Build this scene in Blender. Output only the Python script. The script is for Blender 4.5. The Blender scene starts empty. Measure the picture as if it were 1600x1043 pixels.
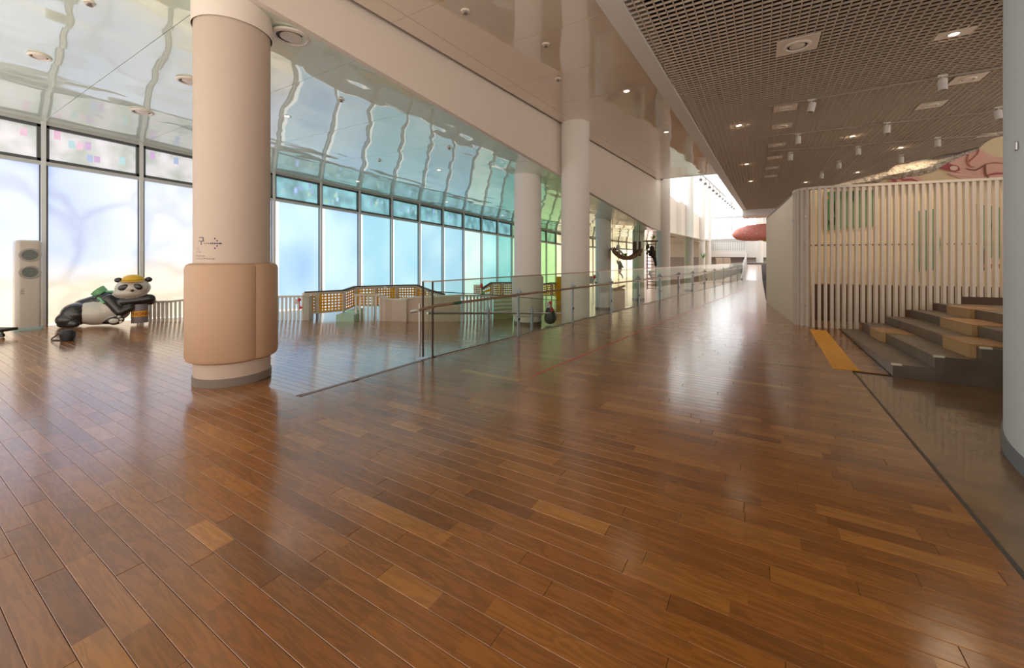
import bpy, bmesh, math, random
from mathutils import Vector, Matrix, noise
random.seed(7)
SC = bpy.context.scene
COL = SC.collection
PI = math.pi
# ------------------------------------------------------------------ camera
F = 634.0; HX = 800.0; HY = 402.0; EYE = 1.5
YAW = math.radians(31.26)
SN, CS = math.sin(YAW), math.cos(YAW)
cam = bpy.data.cameras.new('camera'); cam.lens = F/1600*36; cam.sensor_width = 36
cam.shift_y = -(521.5-HY)/1600; cam.clip_start = .05; cam.clip_end = 400
co = bpy.data.objects.new('camera', cam); COL.objects.link(co)
co.location = (0, 0, EYE); co.rotation_euler = (PI/2, 0, YAW); SC.camera = co
# ------------------------------------------------------------------ world and exposure
w = bpy.data.worlds.new('world'); SC.world = w; w.use_nodes = True
w.node_tree.nodes['Background'].inputs[0].default_value = (1.0, .875, .76, 1)
w.node_tree.nodes['Background'].inputs[1].default_value = 1.85
SC.view_settings.view_transform = 'Standard'; SC.view_settings.look = 'None'
SC.view_settings.gamma = 1; SC.view_settings.use_curve_mapping = False
SC.view_settings.exposure = 0.18
SC.cycles.max_bounces = 8; SC.cycles.diffuse_bounces = 4; SC.cycles.glossy_bounces = 4
SC.cycles.transparent_max_bounces = 12; SC.cycles.caustics_reflective = False; SC.cycles.caustics_refractive = False
SC.cycles.sample_clamp_indirect = 6
WARM = (1.0, .78, .56)
def spot(t, s, z, power, col=WARM, ang=130, rad=.38, aim=None):
    l = bpy.data.lights.new('ceiling_spot_light', 'SPOT'); l.energy = power*1.2; l.color = col
    l.spot_size = math.radians(ang); l.spot_blend = .7; l.shadow_soft_size = rad
    o = bpy.data.objects.new('ceiling_spot_light', l); COL.objects.link(o); o.location = (t, s, z)
    if aim is not None:
        o.rotation_euler = (Vector(aim)-Vector((t, s, z))).to_track_quat('-Z', 'Y').to_euler()
    return o
# ------------------------------------------------------------------ measuring helpers (plan frame: x across the hall, y along it)
def W(px, d):                       # plan point on the sight line of column px, at depth d
    a = (px-HX)/F; X = a*d
    return (CS*X-SN*d, SN*X+CS*d)
def P(px, py, h=0.0):               # point at height h seen at px,py
    d = (h-EYE)*F/(HY-py); x, y = W(px, d); return Vector((x, y, h))
def PD(px, py, d):
    x, y = W(px, d); return Vector((x, y, EYE+(HY-py)*d/F))
def depth_of(t, s): return -SN*t+CS*s
def px_of(t, s): return HX+F*(CS*t+SN*s)/depth_of(t, s)
def on_t(px, t):                    # depth where column px meets plane x=t
    a = (px-HX)/F; return t/(CS*a-SN)
def on_line(px, A, B):              # depth where column px meets the plan line A-B
    a = (px-HX)/F; dx, dy = CS*a-SN, SN*a+CS
    ex, ey = B[0]-A[0], B[1]-A[1]
    return (A[0]*ey-A[1]*ex)/(dx*ey-dy*ex)
def hy(py, d): return EYE+(HY-py)*d/F
SL = .052; S0 = 2.55
def zf(s):                          # level of the lower floor on the window side
    return 0.0 if s <= S0 else -SL*(min(s, 20)-S0)
def zm(s):                          # level of the main walkway, ramping up far away
    return 0.0 if s < 31 else min(.84, (s-31)*.07)
def tg(s):                          # edge between the walkway and the lower floor
    return -4.24 if s < 4.64 else -4.17+.1205*(s-4.64)
# ------------------------------------------------------------------ materials
MATS = {}
def mat(name, col=(.8, .8, .8), rough=.5, metal=0, emit=None, est=1, coat=0, coat_ior=1.5, spec=.5, alpha=1, noise_amt=0, nscale=8, bump=0, col2=None, transm=0):
    if name in MATS: return MATS[name]
    m = bpy.data.materials.new(name); m.use_nodes = True; nt = m.node_tree
    b = nt.nodes['Principled BSDF']
    b.inputs['Base Color'].default_value = (*col, 1); b.inputs['Roughness'].default_value = rough
    b.inputs['Metallic'].default_value = metal; b.inputs['Specular IOR Level'].default_value = spec
    b.inputs['Coat Weight'].default_value = coat; b.inputs['Coat IOR'].default_value = coat_ior
    b.inputs['Coat Roughness'].default_value = .04
    b.inputs['Transmission Weight'].default_value = transm
    if emit:
        b.inputs['Emission Color'].default_value = (*emit, 1); b.inputs['Emission Strength'].default_value = est
    tc = nt.nodes.new('ShaderNodeTexCoord'); n = nt.nodes.new('ShaderNodeTexNoise'); n.inputs['Scale'].default_value = nscale
    n.inputs['Detail'].default_value = 4
    nt.links.new(tc.outputs['Object'], n.inputs['Vector'])
    r = nt.nodes.new('ShaderNodeMix'); r.data_type = 'RGBA'
    c2 = col2 or tuple(c*(1-max(noise_amt, .04)) for c in col)
    r.inputs[6].default_value = (*col, 1); r.inputs[7].default_value = (*c2, 1)
    nt.links.new(n.outputs['Fac'], r.inputs[0]); nt.links.new(r.outputs[2], b.inputs['Base Color'])
    if bump:
        bp = nt.nodes.new('ShaderNodeBump'); bp.inputs['Strength'].default_value = 1; bp.inputs['Distance'].default_value = bump
        nt.links.new(n.outputs['Fac'], bp.inputs['Height']); nt.links.new(bp.outputs[0], b.inputs['Normal'])
    MATS[name] = m; return m
def wood_floor():
    m = bpy.data.materials.new('varnished_floor_wood'); m.use_nodes = True; nt = m.node_tree; N = nt.nodes.new; L = nt.links.new
    b = nt.nodes['Principled BSDF']
    at = N('ShaderNodeAttribute'); at.attribute_name = 'tone'
    tc = N('ShaderNodeTexCoord'); mp = N('ShaderNodeMapping'); mp.inputs['Scale'].default_value = (1.6, 14, 1)
    ad = N('ShaderNodeVectorMath'); ad.operation = 'MULTIPLY_ADD'
    ad.inputs[1].default_value = (37, 53, 0)
    L(at.outputs['Color'], ad.inputs[0]); L(tc.outputs['Object'], ad.inputs[2]); L(ad.outputs[0], mp.inputs['Vector'])
    n1 = N('ShaderNodeTexNoise'); n1.inputs['Scale'].default_value = 1.3; n1.inputs['Detail'].default_value = 3; n1.inputs['Distortion'].default_value = .6
    L(mp.outputs[0], n1.inputs['Vector'])
    wv = N('ShaderNodeMath'); wv.operation = 'MULTIPLY'; wv.inputs[1].default_value = 34
    sn = N('ShaderNodeMath'); sn.operation = 'SINE'
    L(n1.outputs['Fac'], wv.inputs[0]); L(wv.outputs[0], sn.inputs[0])
    mr = N('ShaderNodeMapRange'); mr.inputs[1].default_value = -1; mr.inputs[2].default_value = 1; mr.inputs[3].default_value = .78; mr.inputs[4].default_value = 1.04
    L(sn.outputs[0], mr.inputs[0])
    cr = N('ShaderNodeValToRGB'); e = cr.color_ramp.elements
    e[0].position = 0; e[0].color = (.20, .070, .011, 1); e[1].position = 1; e[1].color = (.47, .205, .040, 1)
    x = e.new(.35); x.color = (.275, .098, .014, 1); x = e.new(.75); x.color = (.345, .130, .020, 1)
    sp = N('ShaderNodeSeparateColor'); L(at.outputs['Color'], sp.inputs[0]); L(sp.outputs[2], cr.inputs[0])
    mx = N('ShaderNodeVectorMath'); mx.operation = 'SCALE'
    L(cr.outputs[0], mx.inputs[0]); L(mr.outputs[0], mx.inputs['Scale']); L(mx.outputs[0], b.inputs['Base Color'])
    b.inputs['Roughness'].default_value = .4
    b.inputs['Coat Weight'].default_value = 1; b.inputs['Coat IOR'].default_value = 1.85; b.inputs['Coat Roughness'].default_value = .16
    b.inputs['Specular IOR Level'].default_value = .08
    n2 = N('ShaderNodeTexNoise'); n2.inputs['Scale'].default_value = 6; L(tc.outputs['Object'], n2.inputs['Vector'])
    bp = N('ShaderNodeBump'); bp.inputs['Distance'].default_value = .0012; L(n2.outputs['Fac'], bp.inputs['Height']); L(bp.outputs[0], b.inputs['Coat Normal'])
    return m
M_WOOD = wood_floor()
def gloss_panel(name, col, ior, bump, scale, rough=.03):
    m = bpy.data.materials.new(name); m.use_nodes = True; nt = m.node_tree; N = nt.nodes.new; L = nt.links.new
    b = nt.nodes['Principled BSDF']; b.inputs['Base Color'].default_value = (*col, 1); b.inputs['Roughness'].default_value = .5
    b.inputs['Coat Weight'].default_value = 1; b.inputs['Coat IOR'].default_value = ior; b.inputs['Coat Roughness'].default_value = rough
    if 'mirror' in name: b.inputs['Coat Tint'].default_value = (.95, 1, .955, 1)  # green coat tint stands in for foliage reflected from outside
    tc = N('ShaderNodeTexCoord'); mp = N('ShaderNodeMapping'); mp.inputs['Scale'].default_value = (.8, .45, 1)
    L(tc.outputs['Object'], mp.inputs[0])
    n = N('ShaderNodeTexNoise'); n.inputs['Scale'].default_value = scale; n.inputs['Detail'].default_value = 1.5
    L(mp.outputs[0], n.inputs['Vector'])
    bp = N('ShaderNodeBump'); bp.inputs['Distance'].default_value = bump; bp.inputs['Strength'].default_value = 1
    L(n.outputs['Fac'], bp.inputs['Height']); L(bp.outputs[0], b.inputs['Coat Normal'])
    return m
M_GL1 = gloss_panel('pale_mirror_gloss_ceiling', (.78, .86, .78), 3.0, .05, 1.1)  # pale green base also carries the reflected greenery in its colour
M_GL2 = gloss_panel('beige_gloss_ceiling', (.80, .68, .56), 2.9, .03, .9, .02)
M_WHITE = mat('warm_white_paint', (.84, .76, .68), .55, noise_amt=.05, nscale=3)
M_WHITE2 = mat('clean_white_paint', (.80, .79, .76), .45)
M_PAD = mat('beige_vinyl_padding', (.55, .36, .235), .5, noise_amt=.06, bump=.002, nscale=5)
M_COLB = mat('column_paint', (.60, .49, .41), .6)
M_SKIRT = mat('grey_skirting', (.22, .19, .16), .5)
M_MULL = mat('silver_mullion', (.62, .64, .66), .35, metal=.3)
M_MDARK = mat('dark_window_frame', (.12, .13, .13), .4, metal=.3)
M_STEEL = mat('brushed_steel', (.55, .55, .56), .3, metal=1)
M_POST = mat('blue_grey_post', (.36, .42, .48), .4, metal=.5)
M_BRASS = mat('bronze_handrail', (.42, .30, .22), .3, metal=.8)
M_BLACK = mat('black_gloss', (.012, .012, .014), .25, coat=.5)
M_BLACKM = mat('black_matt', (.02, .02, .022), .6)
M_DARKV = mat('dark_plenum', (.03, .022, .017), .9)
M_GRID = mat('grid_bar_paint', (.66, .55, .45), .5)
M_CONC = mat('polished_concrete', (.36, .21, .10), .25, noise_amt=.6, nscale=3.2, col2=(.07, .05, .033), coat=.4, bump=.004)
M_CONCR = mat('raw_concrete_step', (.22, .18, .145), .32, noise_amt=.5, nscale=4, col2=(.085, .066, .05), bump=.004)
M_BOX = mat('light_plywood', (.62, .40, .18), .4, noise_amt=.2, nscale=5, coat=.3)
M_BOXT = mat('plywood_top', (.60, .32, .12), .35, noise_amt=.15, nscale=4, coat=.3)
M_SLAT = mat('slat_paint', (.70, .64, .57), .5)
def translucent(name, col, f=.6):
    m = bpy.data.materials.new(name); m.use_nodes = True; nt = m.node_tree; N = nt.nodes.new; L = nt.links.new; nt.nodes.clear()
    o = N('ShaderNodeOutputMaterial'); d = N('ShaderNodeBsdfDiffuse'); t = N('ShaderNodeBsdfTranslucent'); x = N('ShaderNodeMixShader'); x.inputs[0].default_value = f
    d.inputs[0].default_value = (*col, 1); t.inputs[0].default_value = (*col, 1); L(d.outputs[0], x.inputs[1]); L(t.outputs[0], x.inputs[2]); L(x.outputs[0], o.inputs[0]); return m
M_ORANGE = translucent('orange_grid', (1.0, .66, .02))
M_FENCE = mat('cream_fence_paint', (.70, .66, .56), .45)
M_YEL = mat('yellow_tactile', (.85, .42, .02), .45, bump=.002, nscale=20)
M_CREAM = mat('mural_cream', (.84, .70, .46), .7, noise_amt=.12, nscale=2, bump=.02)
M_ROCK = mat('mural_white_plaster', (.76, .71, .64), .85, noise_amt=.4, nscale=7, bump=.25)
M_PINK = mat('mural_pink', (.75, .36, .30), .7, noise_amt=.5, nscale=2.2, col2=(.80, .56, .48))
M_ROSE = mat('mural_rose', (.42, .10, .11), .7)
M_GREEN = mat('mural_green', (.14, .34, .16), .7, noise_amt=.4, nscale=5)
M_DKGRN = mat('dark_leaf_green', (.02, .07, .03), .7)
M_LEAF = mat('leaf_green', (.10, .40, .05), .5)
M_RED = mat('signal_red', (.65, .04, .04), .5)
M_BROWN = mat('dark_brown_wood', (.10, .055, .03), .55)
M_NAVY = mat('navy_print', (.02, .025, .09), .6)
M_ORPRINT = mat('orange_label', (.80, .36, .03), .5)
M_POT = mat('mauve_grey_pot', (.22, .19, .21), .5)
M_GREENB = mat('mint_green_plastic', (.20, .50, .26), .4)
M_LAMP = mat('lamp_glow', (.9, .9, .9), .5, emit=(1, .86, .66), est=6)
M_DIFF = mat('diffuser_paint', (.86, .78, .70), .45)
def glass():
    m = bpy.data.materials.new('clear_glass'); m.use_nodes = True; nt = m.node_tree; N = nt.nodes.new; L = nt.links.new
    nt.nodes.clear(); o = N('ShaderNodeOutputMaterial'); t = N('ShaderNodeBsdfTransparent'); g = N('ShaderNodeBsdfGlossy')
    t.inputs[0].default_value = (.93, .96, .93, 1); g.inputs['Roughness'].default_value = .02
    f = N('ShaderNodeFresnel'); f.inputs[0].default_value = 1.3; mx = N('ShaderNodeMixShader')
    ge = N('ShaderNodeNewGeometry'); iv = N('ShaderNodeMath'); iv.operation = 'SUBTRACT'; iv.inputs[0].default_value = 1; L(ge.outputs['Backfacing'], iv.inputs[1])
    ml = N('ShaderNodeMath'); ml.operation = 'MULTIPLY'; L(f.outputs[0], ml.inputs[0]); L(iv.outputs[0], ml.inputs[1]); L(ml.outputs[0], mx.inputs[0]); L(t.outputs[0], mx.inputs[1]); L(g.outputs[0], mx.inputs[2]); L(mx.outputs[0], o.inputs[0])
    return m
M_GLASS = glass()
def film(name, c1, c2, st=1.0, scale=.5, mid=None, low=None):
    """back-lit window film: daylight comes through it"""
    m = bpy.data.materials.new(name); m.use_nodes = True; nt = m.node_tree; N = nt.nodes.new; L = nt.links.new
    b = nt.nodes['Principled BSDF']; b.inputs['Base Color'].default_value = (.5, .5, .5, 1); b.inputs['Roughness'].default_value = .25
    tc = N('ShaderNodeTexCoord'); n = N('ShaderNodeTexNoise'); n.inputs['Scale'].default_value = scale; n.inputs['Detail'].default_value = 2
    n.inputs['Roughness'].default_value = .4
    L(tc.outputs['Object'], n.inputs['Vector'])
    cr = N('ShaderNodeValToRGB'); e = cr.color_ramp.elements; e[0].position = .3; e[1].position = .68
    e[0].color = (*c1, 1); e[1].color = (*c2, 1)
    L(n.outputs['Fac'], cr.inputs[0]); out = cr.outputs[0]
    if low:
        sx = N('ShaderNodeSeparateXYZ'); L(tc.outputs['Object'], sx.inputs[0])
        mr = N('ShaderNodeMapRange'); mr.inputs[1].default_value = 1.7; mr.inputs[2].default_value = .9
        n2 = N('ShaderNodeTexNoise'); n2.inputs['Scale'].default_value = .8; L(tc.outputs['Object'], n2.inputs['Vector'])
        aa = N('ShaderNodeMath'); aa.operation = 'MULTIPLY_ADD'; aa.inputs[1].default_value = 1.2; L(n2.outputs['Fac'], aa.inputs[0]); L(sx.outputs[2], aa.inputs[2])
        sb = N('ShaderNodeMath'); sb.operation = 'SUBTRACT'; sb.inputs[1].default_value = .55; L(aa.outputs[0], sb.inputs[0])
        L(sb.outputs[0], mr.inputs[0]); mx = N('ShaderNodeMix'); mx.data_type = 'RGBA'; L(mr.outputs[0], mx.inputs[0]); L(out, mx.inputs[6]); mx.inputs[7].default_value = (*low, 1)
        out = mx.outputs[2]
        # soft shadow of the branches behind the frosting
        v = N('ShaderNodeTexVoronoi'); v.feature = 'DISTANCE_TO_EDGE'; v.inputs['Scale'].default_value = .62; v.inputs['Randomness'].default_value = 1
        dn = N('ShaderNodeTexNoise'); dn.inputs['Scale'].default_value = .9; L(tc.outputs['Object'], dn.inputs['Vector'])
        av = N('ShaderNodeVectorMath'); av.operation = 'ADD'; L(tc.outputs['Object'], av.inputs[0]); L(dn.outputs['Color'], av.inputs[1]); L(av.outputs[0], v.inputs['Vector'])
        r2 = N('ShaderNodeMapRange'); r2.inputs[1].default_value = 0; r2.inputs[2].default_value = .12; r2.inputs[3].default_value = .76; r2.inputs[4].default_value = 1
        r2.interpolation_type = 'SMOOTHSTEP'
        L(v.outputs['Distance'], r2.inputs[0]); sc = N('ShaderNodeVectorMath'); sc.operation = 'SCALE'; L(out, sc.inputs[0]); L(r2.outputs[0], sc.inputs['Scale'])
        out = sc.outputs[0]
    L(out, b.inputs['Emission Color']); b.inputs['Emission Strength'].default_value = st
    return m
# ------------------------------------------------------------------ mesh builder
class MB:
    def __init__(s): s.v = []; s.f = []; s.mi = []; s.sm = []
    def add(s, vs, fs, mi=0, smooth=False):
        n = len(s.v); s.v += [tuple(v) for v in vs]
        for f in fs: s.f.append([n+i for i in f]); s.mi.append(mi); s.sm.append(smooth)
        return s
    def box(s, a, b, mi=0, M=None):
        x0, y0, z0 = a; x1, y1, z1 = b
        vs = [Vector(q) for q in ((x0, y0, z0), (x1, y0, z0), (x1, y1, z0), (x0, y1, z0), (x0, y0, z1), (x1, y0, z1), (x1, y1, z1), (x0, y1, z1))]
        if M is not None: vs = [M@v for v in vs]
        return s.add(vs, [(0, 3, 2, 1), (4, 5, 6, 7), (0, 1, 5, 4), (1, 2, 6, 5), (2, 3, 7, 6), (3, 0, 4, 7)], mi)
    def bar(s, p, q, wd, hg, mi=0):     # box beam p->q, width wd sideways, hg upwards, centred
        p, q = Vector(p), Vector(q); d = (q-p).normalized(); up = Vector((0, 0, 1))
        if abs(d.z) > .95: up = Vector((0, 1, 0))
        sd = d.cross(up).normalized()*wd/2; u = sd.cross(d).normalized()*hg/2
        vs = [p-sd-u, p+sd-u, p+sd+u, p-sd+u, q-sd-u, q+sd-u, q+sd+u, q-sd+u]
        return s.add(vs, [(0, 1, 2, 3), (7, 6, 5, 4), (0, 4, 5, 1), (1, 5, 6, 2), (2, 6, 7, 3), (3, 7, 4, 0)], mi)
    def prism(s, pts, z0, z1, mi=0):    # plan polygon; z0/z1 number or list
        n = len(pts); a = z0 if isinstance(z0, (list, tuple)) else [z0]*n; b = z1 if isinstance(z1, (list, tuple)) else [z1]*n
        vs = [(p[0], p[1], a[i]) for i, p in enumerate(pts)]+[(p[0], p[1], b[i]) for i, p in enumerate(pts)]
        fs = [tuple(range(n-1, -1, -1)), tuple(range(n, 2*n))]+[(i, (i+1) % n, n+(i+1) % n, n+i) for i in range(n)]
        return s.add(vs, fs, mi)
    def tube(s, pts, r, n=8, mi=0, cap=True):
        pts = [Vector(p) for p in pts]; R = r if isinstance(r, (list, tuple)) else [r]*len(pts); vs = []; 
        pn = None
        for i, p in enumerate(pts):
            d = (pts[min(i+1, len(pts)-1)]-pts[max(i-1, 0)]).normalized()
            if pn is None: pn = d.orthogonal().normalized()
            pn = (pn-d*pn.dot(d)).normalized(); bn = d.cross(pn)
            for k in range(n):
                a = 2*PI*k/n; vs.append(p+(pn*math.cos(a)+bn*math.sin(a))*R[i])
        fs = [(i*n+k, i*n+(k+1) % n, (i+1)*n+(k+1) % n, (i+1)*n+k) for i in range(len(pts)-1) for k in range(n)]
        if cap: fs += [tuple(range(n-1, -1, -1)), tuple((len(pts)-1)*n+k for k in range(n))]
        return s.add(vs, fs, mi, True)
    def lathe(s, prof, c=(0, 0, 0), n=32, mi=0, M=None, a0=0, a1=2*PI):
        full = abs(a1-a0-2*PI) < 1e-6; m = n if full else n+1; vs = []
        for r, z in prof:
            for k in range(m):
                a = a0+(a1-a0)*k/n; v = Vector((r*math.cos(a), r*math.sin(a), z))
                v = (M@v) if M is not None else v
                vs.append(v+Vector(c))
        fs = []
        for i in range(len(prof)-1):
            for k in range(n):
                k2 = (k+1) % m
                fs.append((i*m+k, i*m+k2, (i+1)*m+k2, (i+1)*m+k))
        return s.add(vs, fs, mi, True)
    def ell(s, c, r, n=16, mi=0, M=None):
        prof = [(math.sin(PI*i/n), -math.cos(PI*i/n)) for i in range(n+1)]
        D = Matrix.Diagonal((r[0], r[1], r[2])); D = (M.to_3x3()@D) if M is not None else D
        return s.lathe([(max(a, 1e-4), b) for a, b in prof], c, n*2 if n < 10 else int(n*1.5), mi, D)
    def build(s, name, mats, parent=None, bevel=0, sharp=35):
        me = bpy.data.meshes.new(name); me.from_pydata(s.v, [], s.f)
        for m in (mats if isinstance(mats, (list, tuple)) else [mats]): me.materials.append(m)
        me.polygons.foreach_set('material_index', s.mi); me.polygons.foreach_set('use_smooth', s.sm); me.update()
        if any(s.sm):
            try: me.set_sharp_from_angle(angle=math.radians(sharp))
            except Exception: pass
        o = bpy.data.objects.new(name, me); COL.objects.link(o)
        if parent: o.parent = parent; o.matrix_parent_inverse = Matrix.Translation(parent.location).inverted() if parent.type == 'EMPTY' and parent.parent is None else Matrix()
        if bevel:
            b = o.modifiers.new('bevel', 'BEVEL'); b.width = bevel; b.segments = 2; b.limit_method = 'ANGLE'; b.angle_limit = math.radians(40)
        return o
def tag(o, label=None, cat=None, group=None, kind=None):
    if label: o['label'] = label
    if cat: o['category'] = cat
    if group: o['group'] = group
    if kind: o['kind'] = kind
    return o
def thing(name, label, cat, loc, group=None):
    o = bpy.data.objects.new(name, None); COL.objects.link(o); o.location = loc; o.empty_display_size = .1
    return tag(o, label, cat, group)
def struct(name, mb, m, **k): return tag(mb.build(name, m, **k), kind='structure')
def senv(name):
    o = bpy.data.objects.new(name, None); COL.objects.link(o); return tag(o, kind='structure')
def copy_at(o, loc, label=None):
    c = o.copy(); COL.objects.link(c); c.location = loc
    for ch in [x for x in o.children]:
        d = ch.copy(); COL.objects.link(d); d.parent = c
        for g in ch.children:
            e = g.copy(); COL.objects.link(e); e.parent = d
    if label: c['label'] = label
    return c
# ================================================================== FLOOR
T_WIN = -13.49
MAINH = 5.15
slatA = P(1197.6, 473, 0); slatB = P(1239.5, 504, 0)
def t_right(s):
    if s < 6.85: return 1.06
    if s < 10.9: return 1.44
    if s < slatB.y: return .75
    if s < slatA.y: return slatB.x+(slatA.x-slatB.x)*(s-slatB.y)/(slatA.y-slatB.y)
    return slatA.x
sub = MB()
sub.prism([(-13.5, -1), (1.06, -1), (1.06, S0), (-13.5, S0)], -.3, -.013)
sub.prism([(-4.26, S0), (1.06, S0), (1.44, 6.85), (1.44, 10.9), (.75, 11.3), (.24, 15.6), (2.5, 15.7), (2.5, 31), (tg(31), 31), (-4.19, 4.64)], -1.3, -.013)
sub.prism([(-1, 31), (2.5, 31), (2.5, 43), (-1, 43)], -1.3, [-.013, -.013, .827, .827])
sub.prism([(-1, 43), (3, 43), (3, 56), (-1, 56)], -1.3, .827)
floor = struct('floor', sub, mat('dark_underfloor', (.02, .012, .008), .9))
ROW = .1048; GAP = .0016
def plank_geo(mb, cols, t0, t1, s0, s1, zfun, g0, g1, tone):
    z = [zfun(s0), zfun(s1)]; b = .0018; a0 = t0+(GAP/2 if g0 else 0); a1 = t1-(GAP/2 if g1 else 0); y0 = s0+GAP/2; y1 = s1-GAP/2
    e0 = b if g0 else 0; e1 = b if g1 else 0
    vs = [(a0, y0, z[0]-b), (a1, y0, z[0]-b), (a1, y1, z[1]-b), (a0, y1, z[1]-b),
          (a0+e0, y0+b, z[0]), (a1-e1, y0+b, z[0]), (a1-e1, y1-b, z[1]), (a0+e0, y1-b, z[1]),
          (a0, y0, z[0]-.012), (a1, y0, z[0]-.012), (a1, y1, z[1]-.012), (a0, y1, z[1]-.012)]
    fs = [(4, 5, 6, 7), (0, 1, 5, 4), (1, 2, 6, 5), (2, 3, 7, 6), (3, 0, 4, 7), (8, 9, 1, 0), (9, 10, 2, 1), (10, 11, 3, 2), (11, 8, 0, 3)]
    mb.add(vs, fs); cols.append((tone, len(vs)))
def set_tone(o, cols):
    a = o.data.color_attributes.new('tone', 'FLOAT_COLOR', 'POINT'); buf = []
    for c, n in cols: buf += [c[0], c[1], c[2], 1.0]*n
    a.data.foreach_set('color', buf)
blocks = []
def rows(s_from, s_to, tl, tr, zfun):
    k0 = math.floor((s_from)/ROW); s = S0+round((s_from-S0)/ROW)*ROW
    while s < s_to:
        a, b = tl(s), tr(s); t = a-random.random()*1.8; k = 0; base = random.random()
        cnt = random.choice((2, 3)); 
        while t < b:
            L = random.choice((.32, .45, .6, .75, .9)); n = t+L; cnt -= 1; end = cnt <= 0
            if n > a+.04:
                x0, x1 = max(t, a), min(n, b)
                if x1-x0 > .03:
                    tone = (random.random(), random.random(), min(1, max(0, random.gauss(.5, .2))))
                    blocks.append((x0, x1, s, s+ROW, zfun, prev_end if t > a else True, end or n >= b, tone))
            prev_end = end
            if end: cnt = random.choice((2, 3))
            t = n
        s += ROW
rows(-.6, S0-.01, lambda s: -13.4, lambda s: 1.06, lambda s: 0.0)
rows(S0, 43.0, lambda s: tg(s)+.03 if s < 31 else -.92, t_right, zm)
rows(S0, 21.0, lambda s: -13.4, lambda s: tg(s)-.06, zf)
def score(bk):
    t = (bk[0]+bk[1])/2; s = (bk[2]+bk[3])/2; d = depth_of(t, s)
    if d < 1.3: return 0
    x = px_of(t, s); y = HY+F*EYE/d
    if x < -60 or x > 1660 or y > 1080: return 0
    return (bk[1]-bk[0])/d**3
blocks.sort(key=score, reverse=True)
for bk in blocks[:300]:
    mb = MB(); cols = []; plank_geo(mb, cols, *bk[:7], bk[7])
    o = mb.build('plank', M_WOOD, floor); set_tone(o, cols)
mb = MB(); cols = []
for bk in blocks[300:]: plank_geo(mb, cols, *bk[:7], bk[7])
o = mb.build('planks', M_WOOD, floor); set_tone(o, cols); tag(o, kind='stuff'); o.name = 'plank_field'
# lower floor slab on the window side
low = MB(); low.prism([(-13.5, S0), (-4.30, S0), (-4.28, 4.64), (tg(20)-.06, 20), (-13.5, 20)], -1.5, [zf(S0)-.013]*2+[zf(4.64)-.013]+[zf(20)-.013]*2)
struct('floor', low, mat('dark_underfloor', (.02, .012, .008), .9))
low = MB(); low.prism([(-13.5, 20), (tg(20)-.06, 20), (-.95, 31), (-1.0, 56), (-13.5, 92), (-15, 92)], -1.5, zf(20)-.004)
lf = struct('floor', low, M_WOOD); set_tone(lf, [((.3, .3, .55), len(lf.data.vertices))])
# white curb under the glass and dark seam strip
cb = MB(); N_ = 14
pts = [(tg(4.64+26.4*i/N_), 4.64+26.4*i/N_) for i in range(N_+1)]
for (a, b) in zip(pts[:-1], pts[1:]): cb.prism([(a[0]-.055, a[1]), (a[0]+.025, a[1]), (b[0]+.025, b[1]), (b[0]-.055, b[1])], -1.3, .004)
struct('trim_1', cb, mat('curb_white', (.75, .70, .62), .4))
cb = MB(); cb.prism([(-4.27, S0), (-4.22, S0), (-4.15, 4.6), (-4.22, 4.6)], -.2, .003)
struct('trim_2', cb, mat('seam_bronze', (.22, .09, .05), .35, metal=.4))
# concrete floor at the right
cf = MB(); cf.prism([(1.08, -1), (9, -1), (9, 6.88), (1.46, 6.88), (1.46, 6.84), (1.08, 6.84)], -.3, -.002)
struct('floor', cf, M_CONC)
cf = MB(); cf.prism([(1.058, -1), (1.083, -1), (1.083, 6.84), (1.058, 6.84)], -.2, .001); cf.prism([(1.08, 6.835), (1.46, 6.835), (1.46, 6.86), (1.08, 6.86)], -.2, .001)
struct('trim_3', cf, mat('dark_edge_strip', (.06, .05, .04), .4))
cf = MB(); cf.prism([(1.44, 6.84), (16, 6.84), (16, 60), (.3, 60), (.3, 15.6), (.8, 11.3), (1.44, 10.9)], -.4, -.016)
struct('floor', cf, M_CONC)
# red tape line on the walkway
tp = MB(); a = P(832, 587); b = P(1165, 450); dv = (b-a).normalized(); sd = Vector((dv.y, -dv.x, 0))*.015
tp.prism([(a-sd)[:2], (a+sd)[:2], (b+sd)[:2], (b-sd)[:2]], .0004, .0016)
tag(tp.build('floor_tape', mat('red_tape', (.62, .07, .03), .35)), 'thin red tape line running along the wooden walkway', 'tape')
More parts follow.
